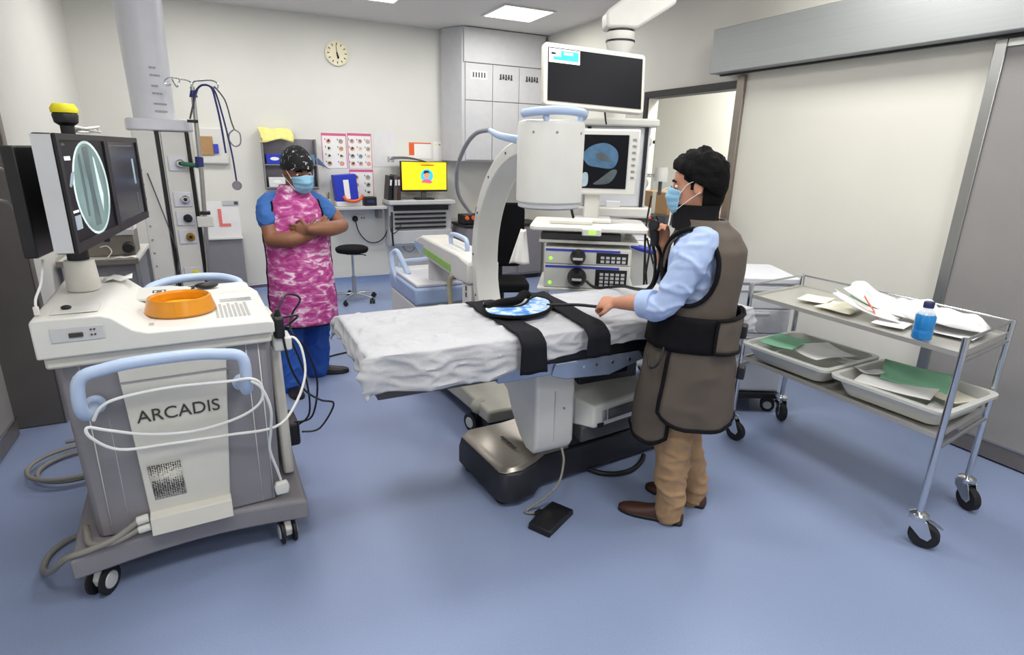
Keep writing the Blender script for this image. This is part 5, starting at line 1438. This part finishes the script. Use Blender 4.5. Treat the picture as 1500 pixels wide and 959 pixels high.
HP = [(-.116, .022, .066, .025), (-.106, .038, .082, .0), (-.088, .050, .090, -.03), (-.066, .057, .089, -.055), (-.045, .062, .089, -.072), (-.02, .068, .088, -.085),
      (0, .071, .085, -.092), (.02, .074, .090, -.097), (.045, .076, .088, -.099), (.07, .073, .077, -.093), (.095, .060, .052, -.073), (.11, .038, .022, -.045), (.1175, .012, -.005, -.02)]
def hp(z):
    z = min(max(z, HP[0][0]), HP[-1][0])
    for a, b in zip(HP, HP[1:]):
        if z <= b[0]:
            t = (z - a[0]) / (b[0] - a[0])
            return [a[k] + (b[k] - a[k]) * t for k in (1, 2, 3)]
def headp(z, ph, off=0.0, nose=True):
    """point on the head; ph = 0 in front, + to the person's left"""
    w_, f, b = hp(z)
    c, s_ = cos(ph), sin(ph)
    e = .82
    sx = math.copysign(abs(s_) ** e, s_)
    sy = math.copysign(abs(c) ** e, c)
    my, hd = (f + b) / 2, (f - b) / 2
    y = my + (hd + off) * sy
    if nose and c > 0:
        y += .027 * math.exp(-(ph / .22) ** 2) * math.exp(-((z + .026) / .026) ** 2)
        y -= .006 * math.exp(-((abs(ph) - .5) / .2) ** 2) * math.exp(-(z / .014) ** 2)
    return Vector((-(w_ + off) * sx, y, z))
def head(mb, Hm, k):
    old = mb.fr
    mb.fr = Hm @ Matrix.Scale(k, 4)
    rings = []
    for i in range(40):
        z = -.116 + (.2335) * i / 39
        rings.append([headp(z, 2 * pi * j / 48) for j in range(48)])
    mb.loft(rings)
    for s_ in (-1, 1):
        mb.sph((s_ * .077, -.008, -.004), (.010, .020, .032))
        mb.sph((s_ * .080, -.014, .012), (.010, .016, .016))
    mb.sph((0, .086, -.073), (.022, .010, .007))
    mb.cyl((0, -.028, -.06), (0, -.045, -.19), .056, .062, 20)
    mb.fr = old
def face_bits(parent, Hm, k, skin):
    F_ = Hm @ Matrix.Scale(k, 4)
    for s_ in (-1, 1):
        e = MB(F_).sph((s_ * .031, .0755, .0), (.0135, .010, .0085), 14, 10).build('eye', 'eye_w', parent)
        MB(F_).lathe([(0, 0), (.0062, 0), (.005, .0022), (0, .0025)], (s_ * .031, .0845, -.0005), 14, (0, 1, 0)).build('iris', 'black', e)
        MB(F_).tube([(s_ * .014, .0925, .019), (s_ * .032, .090, .024), (s_ * .050, .078, .018)], [.003, .0045, .0025], 8).build('eyebrow', 'hair', parent)
def mask(parent, Hm, k):
    F_ = Hm @ Matrix.Scale(k, 4)
    def fn(u, v):
        ph = (u - .5) * 2 * 1.02
        z = -.118 + .122 * v - .02 * abs(u - .5) * 2 * (1 if v > .5 else -1) * abs(v - .5) * 2
        p = headp(z, ph, .010, False)
        p.y += .022 * math.exp(-(ph / .55) ** 2) * math.exp(-((z + .04) / .045) ** 2)
        p.y += .0018 * math.sin(v * 22) * (1 if .15 < v < .85 else 0)
        return p
    m_ = MB(F_).grid(30, 24, fn).build('face_mask', 'mask', parent, thick=.003, angle=60)
    for s_ in (-1, 1):
        a, b = fn(.5 - s_ * .5, .88), fn(.5 - s_ * .5, .12)
        MB(F_).tube([a, (s_ * .079, .035, .008), (s_ * .083, .0, .022), (s_ * .087, -.022, .01)], .0016, 6).build('ear_loop', 'cable_white', m_)
        MB(F_).tube([b, (s_ * .074, .025, -.05), (s_ * .083, .0, -.032), (s_ * .086, -.018, -.02)], .0016, 6).build('ear_loop', 'cable_white', m_)
def limb(mb, pts, rad, n=16, res=5):
    mb.tube(pts, rad, n, res=res)
    mb.sph(pts[0], rad[0], 14, 8)
    mb.sph(pts[-1], rad[-1], 14, 8)
def hand(mb, w0, d, n, curl=(.4, .6, .5), thumb=1, k=1.0, tcurl=.5):
    """w0 wrist, d finger direction, n palm normal; thumb = side sign along d x n"""
    d, n = Vector(d).normalized(), Vector(n)
    n = (n - d * n.dot(d)).normalized()
    s_ = d.cross(n) * thumb
    w0 = Vector(w0)
    def ring(t, hw, hh):
        c = w0 + d * t
        return [c + s_ * hw * cos(2 * pi * i / 14) + n * hh * sin(2 * pi * i / 14) for i in range(14)]
    mb.loft([ring(-.02 * k, .026 * k, .020 * k), ring(.02 * k, .034 * k, .018 * k), ring(.06 * k, .042 * k, .016 * k), ring(.088 * k, .040 * k, .013 * k)])
    tips = []
    for off, L_ in ((.031, .074), (.0105, .083), (-.0105, .078), (-.031, .062)):
        p = w0 + d * (.082 * k) + s_ * off * k
        a = 0
        pts = [p - d * .01]
        for seg, c in zip((.42, .32, .26), curl):
            a += c
            p = p + (d * cos(a) + n * sin(a) + s_ * off * .6) * (L_ * seg * k)
            pts.append(p)
        mb.tube(pts, [.0088 * k, .0085 * k, .0078 * k, .0065 * k], 10, res=4)
        mb.sph(pts[-1], .0066 * k, 8, 6)
        tips.append(pts[-1])
    p = w0 + d * (.025 * k) + s_ * .028 * k
    q = p + (s_ * .8 + d * .6 + n * .25).normalized() * .038 * k
    r_ = q + (d * .9 + n * tcurl - s_ * .15).normalized() * .032 * k
    e = r_ + (d * .8 + n * (tcurl + .4) - s_ * .4).normalized() * .024 * k
    mb.tube([p, q, r_, e], [.015 * k, .0115 * k, .010 * k, .008 * k], 10, res=4)
    mb.sph(e, .008 * k, 8, 6)
    return tips
def ellring(z, hw, hd, yc=0, n=40, ex=.85):
    out = []
    for i in range(n):
        a = 2 * pi * i / n
        c, s_ = cos(a), sin(a)
        out.append((hw * math.copysign(abs(c) ** ex, c), yc + hd * math.copysign(abs(s_) ** ex, s_), z))
    return out
def interp(T, z):
    if z <= T[0][0]:
        return T[0][1:]
    for a, b in zip(T, T[1:]):
        if z <= b[0]:
            t = (z - a[0]) / (b[0] - a[0])
            t = t * t * (3 - 2 * t) * .5 + t * .5
            return [a[k] + (b[k] - a[k]) * t for k in range(1, len(a))]
    return T[-1][1:]
def shoe(parent, fr, m_up, m_sole, L_=.29, name='shoe'):
    k = L_ / .315
    T = [(-.07, .018, .045), (-.062, .031, .066), (-.03, .037, .078), (.02, .036, .084), (.06, .038, .078), (.10, .043, .062), (.15, .047, .052), (.19, .044, .045), (.225, .032, .036), (.243, .014, .026)]
    rings = []
    for y, w_, h_ in T:
        rings.append([(w_ * cos(pi * i / 12), y * k, .016 + (h_ - .016) * sin(pi * i / 12) ** .8) for i in range(13)] )
    o = MB(fr).loft(rings).build(name, m_up, parent, angle=60)
    out = []
    for y, w_, h_ in T:
        out.append((w_ + .003, y * k))
    poly = out + [(-x, y) for x, y in reversed(out)]
    MB(fr).prism(poly, 'Z', 0.001, .018).build('sole', m_sole, o, bev=.003)
    return o
def press(p):
    """the apron flattens where it meets the table edge"""
    k = max(0, min(1, (1.08 - p[2]) / .09))
    e = max(0, p[0] + p[1] - .212) * k / 2
    return Vector((p[0] - e, p[1] - e, p[2]))
def panel(fr, T, th0, th1, z1, hem, off, nm, m_, parent, trim=None, top_trim=False, n=40, nv=26, fold=.0, tr=.007):
    """a cloth panel round the body between two angles (90 = front, 180 = the person's left)"""
    def P(u, v):
        a = R(th0 + (th1 - th0) * u)
        zh = hem(u)
        z = zh + (z1 - zh) * v
        hw, hd, yc = interp(T, z)
        c, s_ = cos(a), sin(a)
        k = off + fold * sin(a * 7 + 2 * z * 5) * max(0, 1 - v) + .006 * max(0, 1 - 4 * abs(noise.noise(Vector((c * 1.6, s_ * 1.6 + z * 2, z * 5)))))
        q = Vector(((hw + k) * math.copysign(abs(c) ** .85, c), yc + (hd + k) * math.copysign(abs(s_) ** .85, s_), z))
        return press(q) if T is TV else q
    o = MB(fr).grid(n, nv, P).build(nm, m_, parent, thick=.006, angle=70)
    if trim:
        pts = [P(0, 1 - i / nv) for i in range(nv + 1)] + [P(i / n, 0) for i in range(1, n + 1)] + [P(1, i / nv) for i in range(1, nv + 1)]
        if top_trim:
            pts += [P(1 - i / n, 1) for i in range(1, n)]
        MB(fr).tube(pts, tr, 8, sm=False, closed=top_trim).build('binding', trim, o)
    return o

TV = None
# ------------------------------------------------------------------ the man in the brown lead apron
MAN_ROT = R(45)
MX, MY = 1.84, 1.855
MS = .988
mf = frame(MX, MY, 0, MAN_ROT) @ Matrix.Scale(MS, 4)
man = thing('person', 'person in brown lead apron and khaki trousers holding an endoscope over the table', 'person', (MX, MY, 0), MAN_ROT)
Hm = mf @ Matrix.Translation((0, .045, 1.602)) @ Matrix.Rotation(R(-3), 4, 'X')
HK = 1.07
b = MB(mf)
head(b, Hm, HK)
TT = [(.85, .155, .105, 0), (1.0, .15, .10, 0), (1.2, .165, .115, 0), (1.36, .165, .105, 0), (1.42, .12, .085, 0), (1.48, .055, .06, 0)]
b.loft([ellring(z, *interp(TT, z)) for z in [.85 + .03 * i for i in range(22)]])
SL, EL, WL = (-.168, -.01, 1.375), (-.205, .125, 1.115), (-.095, .335, 1.075)
SR, ER, WR = (.168, -.01, 1.375), (.20, .13, 1.15), (.045, .165, 1.335)
limb(b, [SL, EL], [.048, .042])
limb(b, [EL, (-.16, .23, 1.10), WL], [.043, .040, .027])
limb(b, [SR, ER], [.048, .042])
limb(b, [ER, (.13, .155, 1.25), WR], [.043, .040, .027])
hd_ = Vector((-.035, .50, 1.05)) - Vector(WL)
hand(b, WL, (hd_.x, hd_.y, hd_.z), (.55, .1, -.75), (.75, .95, .6), 1, .98, .7)
hand(b, WR, (-.25, .12, .85), (-.75, .2, -.35), (.6, .9, .7), -1, .95, .6)
for s_, hy in ((-1, .0), (1, -.06)):
    limb(b, [(s_ * .085, 0, .90), (s_ * .09, .02 + hy * .5, .5), (s_ * .093, hy - .01, .10)], [.078, .055, .04])
fuse(b, 'body', 'skin_m', man, .0055, 5)
face_bits(man, Hm, HK, 'skin_m')
mask(man, Hm, HK)
# hair
F_ = Hm @ Matrix.Scale(HK, 4)
hm = MB(F_)
nr = Vector((0, -.115, .19)).normalized()
p0 = Vector((0, .088, .068))
rings = []
for i in range(34):
    t = pi * i / 33
    row = []
    for j in range(56):
        a = 2 * pi * j / 56
        dr_ = Vector((sin(t) * cos(a), sin(t) * sin(a), cos(t)))
        p = Vector((dr_.x * .087, -.010 + dr_.y * .108, .022 + dr_.z * .118))
        amp = .013 if dr_.z > .1 else .004
        p += dr_ * (amp * (noise.noise(p * 45) + .6 * noise.noise(p * 110)) + (.010 * max(0, dr_.y) * max(0, dr_.z)))
        row.append(p)
    rings.append(row)
hm.loft(rings)
IH = (WM[man.name].inverted() @ F_)
def cut_hair(bm):
    g_ = bm.verts[:] + bm.edges[:] + bm.faces[:]
    bmesh.ops.bisect_plane(bm, geom=g_, plane_co=IH @ p0, plane_no=(IH.to_3x3() @ nr).normalized(), clear_inner=True)
hair = hm.build('hair', 'hair', man, angle=80, edit=cut_hair, thick=-.006)
# low nape and sideburns
MB(F_).loft([[(q_ * .073 * cos(R(a)), -.012 + q_ * .098 * sin(R(a)), z) for a in range(188, 353, 8)] + [(q_ * .058 * cos(R(a)), -.012 + q_ * .070 * sin(R(a)), z) for a in range(352, 187, -8)] for z, q_ in ((-.10, .68), (-.085, .84), (-.06, .96), (-.03, 1.02), (.02, 1.05), (.045, 1.02))]).build('nape_hair', 'hair', hair)
for s_ in (-1, 1):
    MB(F_).loft([[(s_ * .072, .022, z0), (s_ * .0795, .020, z0), (s_ * .080, .0, z0), (s_ * .072, .0, z0)] if z0 < .02 else [(s_ * .070, .05, z0), (s_ * .078, .045, z0), (s_ * .083, -.02, z0), (s_ * .074, -.02, z0)] for z0 in (-.012, .01, .03, .06)]).build('sideburn', 'hair', hair, bev=.003)
# shirt: torso patches and rolled sleeves
sh_ = MB(mf)
for s_, A_, B_, C_ in ((-1, SL, EL, WL), (1, SR, ER, WR)):
    A_, B_, C_ = Vector(A_), Vector(B_), Vector(C_)
    limb(sh_, [A_ + Vector((s_ * -.02, 0, .01)), A_ + (B_ - A_) * .3 + Vector((s_ * .012, 0, 0)), B_ + Vector((0, -.008, 0)), B_ + (C_ - B_) * .32], [.066, .069, .060, .055])
    sh_.sph((s_ * .13, .02, 1.29), (.058, .105, .13))
sh_.loft([ellring(z, *interp([(.9, .16, .11, 0), (1.2, .17, .125, .005), (1.36, .17, .11, 0), (1.43, .12, .085, 0), (1.47, .07, .07, 0.01)], z)) for z in [.9 + .03 * i for i in range(20)]])
shirt = fuse(sh_, 'shirt', 'shirt', man, .007, 5, wr=.007, ws=(8, 8, 11))
for B_, C_ in ((EL, WL), (ER, WR)):
    B_, C_ = Vector(B_), Vector(C_)
    c = B_ + (C_ - B_) * .36
    d_ = (C_ - B_).normalized()
    MB(mf).lathe([(.046, -.045), (.062, -.045), (.064, -.02), (.062, .018), (.056, .022), (.048, .018)], c, 24, d_).build('rolled_cuff', 'shirt', shirt)
# trousers
tr = MB(mf)
limb(tr, [(-.09, .0, .90), (-.095, .02, .5), (-.10, .0, .12), (-.10, .0, .055)], [.105, .085, .068, .066])
limb(tr, [(.09, .0, .90), (.095, -.01, .5), (.10, -.10, .13), (.10, -.105, .05)], [.105, .085, .068, .066])
tr.loft([ellring(z, .165, .125) for z in (.78, .85, .95)])
for i in range(5):
    z = .09 + .05 * i
    tr.tube([(-.16, -.02, z), (-.10, .068 - .0 * i, z + .02), (-.035, .03, z + .035)], .006, 6)
    tr.tube([(.04, -.09, z + .03), (.10, -.04, z), (.165, -.09, z + .02)], .006, 6)
fuse(tr, 'trousers', 'khaki', man, .007, 3, wr=.008, ws=(6, 6, 11))
shoe(man, mf @ Matrix.Translation((-.098, .0, 0)) @ Matrix.Rotation(R(-4), 4, 'Z'), 'shoe_brown', 'black', .32)
shoe(man, mf @ Matrix.Translation((.10, -.105, 0)) @ Matrix.Rotation(R(-14), 4, 'Z'), 'shoe_brown', 'black', .32)
# apron: vest, skirt panels, belt, neck collar
TV = [(.42, .205, .215, .01), (.60, .205, .208, .005), (.80, .20, .186, .0), (.95, .195, .165, -.005), (1.10, .19, .160, -.012), (1.25, .19, .165, -.02), (1.34, .178, .158, -.025), (1.40, .145, .13, -.02), (1.45, .095, .095, .0), (1.49, .075, .082, .02)]
vest = MB(mf)
# body of the vest with arm openings: loft, then faces inside the arm hole ellipse removed
rings = [ellring(z, *[a + (.012 if k < 2 else 0) for k, a in enumerate(interp(TV, z))], n=72) for z in [.93 + .0125 * i for i in range(44)]]
rings = [[press(p) for p in r_] for r_ in rings]
vest.loft(rings, caps=False)
IM = Matrix()
def hole(bm):
    dead = []
    for f in bm.faces:
        c = f.calc_center_median() / MS
        for s_ in (-1, 1):
            if c.x * s_ > .06 and ((c.y - .035) / .115) ** 2 + ((c.z - 1.275) / .155) ** 2 < 1 and c.x * s_ > .08:
                dead.append(f)
                break
    bmesh.ops.delete(bm, geom=list(set(dead)), context='FACES')
vo = vest.build('apron_vest', 'taupe', man, thick=.008, angle=75, edit=hole)
for s_ in (-1, 1):
    pts = []
    for i in range(40):
        a = 2 * pi * i / 40
        y, z = .035 + .117 * cos(a), 1.275 + .157 * sin(a)
        hw, hd, yc = interp(TV, z)
        yy = max(-1, min(1, (y - yc) / (hd + .012)))
        x = s_ * (hw + .012) * max(0.0, 1 - abs(yy) ** (2 / .85)) ** (.85 / 2)
        pts.append((x + s_ * .004, y, z))
    MB(mf).tube(pts, .010, 8, closed=True, sm=False).build('armhole_binding', 'black_soft', vo)
panel(mf, TV, -70, 172, .97, lambda u: .44 + .09 * (1 - u) + .05 * max(0, u - .88) / .12 * 0 + .06 * max(0, (u - .9) / .1) ** 2, .012, 'apron_front_skirt', 'taupe', man, 'black_soft', fold=.006, tr=.009)
panel(mf, TV, 160, 415, .97, lambda u: .555 + .07 * (1 - min(1, u * 9)) ** 2 + .02 * u, .026, 'apron_back_skirt', 'taupe', man, 'black_soft', fold=.005, tr=.009)
belt = panel(mf, TV, 0, 360, 1.075, lambda u: .915, .034, 'belt', 'black_soft', man, None, nv=6, n=60)
panel(mf, TV, 205, 290, 1.07, lambda u: .895 + .03 * (1 - u), .042, 'belt_pouch', 'taupe', man, 'black_soft', True, nv=8, tr=.007)
for z in (.99, .80):
    hw, hd, yc = interp(TV, z)
    q = R(262)
    MB(mf).box(-.03, .03, -.015, .018, -.03, .03, Matrix.Translation(((hw + .05) * cos(q), yc + (hd + .055) * sin(q), z)) @ Matrix.Rotation(q + pi / 2, 4, 'Z')).build('buckle', 'black', belt, bev=.006)
MB(mf).tube([(-.20, .10, .93), (-.235, .115, .86), (-.22, .15, .83), (-.185, .17, .88)], .005, 8).build('belt_cord', 'black', belt)
co = MB(mf)
CT = [(1.425, .118, .118, .015), (1.45, .10, .105, .03), (1.485, .085, .095, .038), (1.52, .080, .094, .03)]
co.loft([ellring(z, *interp(CT, z), n=40) for z in (1.425, 1.44, 1.455, 1.475, 1.50, 1.525)] + [ellring(1.525, .070, .085, .03, n=40), ellring(1.45, .07, .08, .03, n=40)], caps=False)
co.build('neck_shield', 'black_soft', man, angle=60)

# endoscope: control body in the right hand, shaft through the left hand, umbilical to the processor
es = thing('endoscope', 'black flexible endoscope held by the man, running to the processors', 'endoscope', tuple(mf @ Vector((-.02, .26, 1.3))))
c0 = Vector(WR) + Vector((-.25, .12, .85)).normalized() * .075 + Vector((-.04, .03, .0))
MB(mf).lathe([(0, -.07), (.016, -.07), (.021, -.03), (.024, .02), (.022, .05), (.014, .065), (0, .068)], c0, 18, (-.15, .12, .95)).build('control_body', 'black', es)
MB(mf).lathe([(0, 0), (.024, 0), (.026, .008), (.022, .016), (0, .017)], c0 + Vector((-.02, .0, .025)), 14, (-1, .2, 0)).build('control_wheel', 'black', es)
MB(mf).lathe([(0, 0), (.007, 0), (.006, .01), (0, .011)], c0 + Vector((-.018, .016, .05)), 10, (-.4, .7, .3)).build('valve_button', 'red', es)
hl = Vector(WL) + hd_.normalized() * .10 + Vector((.022, .0, -.028))
tipw = mf.inverted() @ Vector((1.36, 2.34, ZT + .045))
MB(mf).tube([c0 + Vector((.01, .0, -.07)), (.03, .19, 1.25), (.04, .20, 1.14), (.05, .30, 1.06), hl + Vector((.02, -.08, .01)), hl, hl * .6 + tipw * .4 + Vector((0, 0, .006)), tipw], .0075, 10).build('insertion_tube', 'black', es)
cw = [mf.inverted() @ (TF @ Vector(q)) for q in ((.0, -.34, .955), (.06, -.40, .93), (.16, -.42, .93))]
MB(mf).tube([c0 + Vector((.015, -.01, -.06)), (.06, .17, 1.27), (.10, .20, 1.12), mf.inverted() @ Vector((1.92, 2.36, 1.02)), mf.inverted() @ Vector((1.97, 2.55, ZT + .045)), cw[1], cw[0]], .009, 10).build('umbilical', 'black', es)

# ------------------------------------------------------------------ the man in the pink patterned apron
PR = R(186)
px_, py_ = .42, 4.24
pf = frame(px_, py_, 0, PR)
pk = thing('person', 'person in pink camouflage apron and patterned cap standing with crossed arms', 'person', (px_, py_, 0), PR)
Hm2 = pf @ Matrix.Translation((-.03, .08, 1.555)) @ Matrix.Rotation(R(12), 4, 'Z') @ Matrix.Rotation(R(-14), 4, 'X') @ Matrix.Rotation(R(4), 4, 'Y')
b = MB(pf)
head(b, Hm2, 1.14)
b.cyl((0, .0, 1.34), (-.02, .035, 1.50), .065, .058, 18)
b.loft([ellring(z, *interp(TT, z + .02)) for z in [.83 + .03 * i for i in range(21)]])
SR, ER, WR = (.17, -.01, 1.345), (.185, .125, 1.115), (-.065, .19, 1.145)
SL, EL, WL = (-.17, -.01, 1.345), (-.295, .095, 1.18), (-.04, .245, 1.185)
limb(b, [SR, (.185, .06, 1.23), ER], [.052, .052, .048])
limb(b, [ER, (.08, .19, 1.115), WR], [.050, .053, .032])
limb(b, [SL, (-.255, .04, 1.25), EL], [.052, .050, .045])
limb(b, [EL, (-.18, .215, 1.178), WL], [.048, .052, .032])
hand(b, WR, (-.78, .0, .62), (.1, -.95, .1), (.1, .3, .4), 1, 1.0)
hand(b, WL, (.9, -.42, -.06), (.0, -1, .0), (.3, .5, .4), -1, 1.0)
for s_, q in ((1, (.14, .05)), (-1, (-.10, -.15))):
    limb(b, [(s_ * .085, 0, .88), (s_ * .11, (q[1]) * .6 + .01, .48), (q[0], q[1], .09)], [.078, .055, .04])
fuse(b, 'body', 'skin_d', pk, .0055, 5)
face_bits(pk, Hm2, 1.14, 'skin_d')
mask(pk, Hm2, 1.14)
# cap
F2 = Hm2 @ Matrix.Scale(1.14, 4)
cp_ = MB(F2)
rings = []
for i in range(30):
    t = pi * i / 29
    rings.append([Vector((sin(t) * cos(2 * pi * j / 48) * .086, -.008 + sin(t) * sin(2 * pi * j / 48) * .110, .022 + cos(t) * .117)) * (1 + .02 * noise.noise(Vector((i * .4, cos(2 * pi * j / 48) * 2, sin(2 * pi * j / 48) * 2)))) for j in range(48)])
cp_.loft(rings)
IC = WM[pk.name].inverted() @ F2
n2_ = Vector((0, -.035, .19)).normalized()
def cut_cap(bm):
    bmesh.ops.bisect_plane(bm, geom=bm.verts[:] + bm.edges[:] + bm.faces[:], plane_co=IC @ Vector((0, .09, .028)), plane_no=(IC.to_3x3() @ n2_).normalized(), clear_inner=True)
cap_ = cp_.build('cap', 'capcloth', pk, angle=80, edit=cut_cap, thick=-.004)
# scrub top sleeves and trousers
sc2 = MB(pf)
limb(sc2, [(.13, -.01, 1.355), (.172, .01, 1.325), (.185, .06, 1.235)], [.060, .067, .070])
limb(sc2, [(-.13, -.01, 1.355), (-.172, .005, 1.325), (-.215, .03, 1.265)], [.060, .066, .068])
sc2.loft([ellring(z, *interp([(.8, .17, .125, 0), (1.2, .175, .125, 0), (1.34, .165, .11, 0), (1.41, .10, .085, 0), (1.44, .08, .08, 0)], z)) for z in [.8 + .03 * i for i in range(22)]])
fuse(sc2, 'scrub_top', 'scrub_lt', pk, .008, 4, wr=.005)
tr = MB(pf)
limb(tr, [(.09, .0, .88), (.115, .03, .48), (.14, .05, .15), (.14, .052, .06)], [.115, .105, .10, .10])
limb(tr, [(-.09, .0, .88), (-.095, -.06, .48), (-.10, -.145, .16), (-.10, -.15, .07)], [.115, .105, .098, .096])
tr.loft([ellring(z, .18, .14) for z in (.76, .83, .92)])
for k in range(5):
    tr.tube([(.22 - .01 * k, .06, .12 + .09 * k), (.15, .152 - .01 * k, .09 + .08 * k), (.06, .10, .10 + .1 * k)], .007, 6)
fuse(tr, 'scrub_trousers', 'scrub', pk, .008, 4, wr=.010, ws=(8, 8, 5))
shoe(pk, pf @ Matrix.Translation((.142, .055, 0)) @ Matrix.Rotation(R(4), 4, 'Z'), 'black', 'black', .29)
shoe(pk, pf @ Matrix.Translation((-.115, -.15, 0)) @ Matrix.Rotation(R(78), 4, 'Z'), 'black', 'black', .29)
# apron
TP = [(.50, .208, .19, .02), (.75, .205, .18, .02), (.95, .198, .165, .01), (1.15, .20, .155, .005), (1.28, .185, .148, 0), (1.345, .155, .135, 0), (1.40, .105, .105, .0), (1.435, .082, .09, .01)]
ap = MB(pf)
ap.loft([ellring(z, *[a + (.010 if k < 2 else 0) for k, a in enumerate(interp(TP, z))], n=72) for z in [1.0 + .0125 * i for i in range(36)]], caps=False)
def hole2(bm):
    dead = []
    for f in bm.faces:
        c = f.calc_center_median()
        if abs(c.x) > .10 and ((c.y - .0) / .105) ** 2 + ((c.z - 1.25) / .125) ** 2 < 1:
            dead.append(f)
    bmesh.ops.delete(bm, geom=dead, context='FACES')
av = ap.build('apron_bib', 'camo_pink', pk, thick=.008, angle=75, edit=hole2)
for s_ in (-1, 1):
    pts = []
    for i in range(36):
        a = 2 * pi * i / 36
        y, z = .107 * cos(a), 1.25 + .127 * sin(a)
        hw, hd, yc = interp(TP, z)
        yy = max(-1, min(1, (y - yc) / (hd + .01)))
        x = s_ * (hw + .01) * max(0.0, 1 - abs(yy) ** (2 / .85)) ** (.85 / 2)
        pts.append((x + s_ * .003, y, z))
    MB(pf).tube(pts, .006, 8, closed=True, sm=False).build('armhole_binding', 'black_soft', av)
panel(pf, TP, 150, 390, 1.10, lambda u: .53, .008, 'apron_back_skirt', 'camo_pink', pk, None, fold=.004, n=40)
panel(pf, TP, 8, 172, 1.15, lambda u: .50 + .015 * (1 - u), .020, 'apron_skirt', 'camo_pink', pk, 'black_soft', fold=.005, tr=.006, n=60)
co = MB(pf)
co.loft([ellring(z, hw, hd, yc, n=40) for z, hw, hd, yc in ((1.385, .125, .125, .0), (1.41, .105, .11, .01), (1.445, .088, .10, .02), (1.46, .086, .098, .022), (1.46, .078, .09, .022), (1.40, .08, .09, .01))], caps=False)
co.build('neck_shield', 'camo_pink', pk, angle=60)
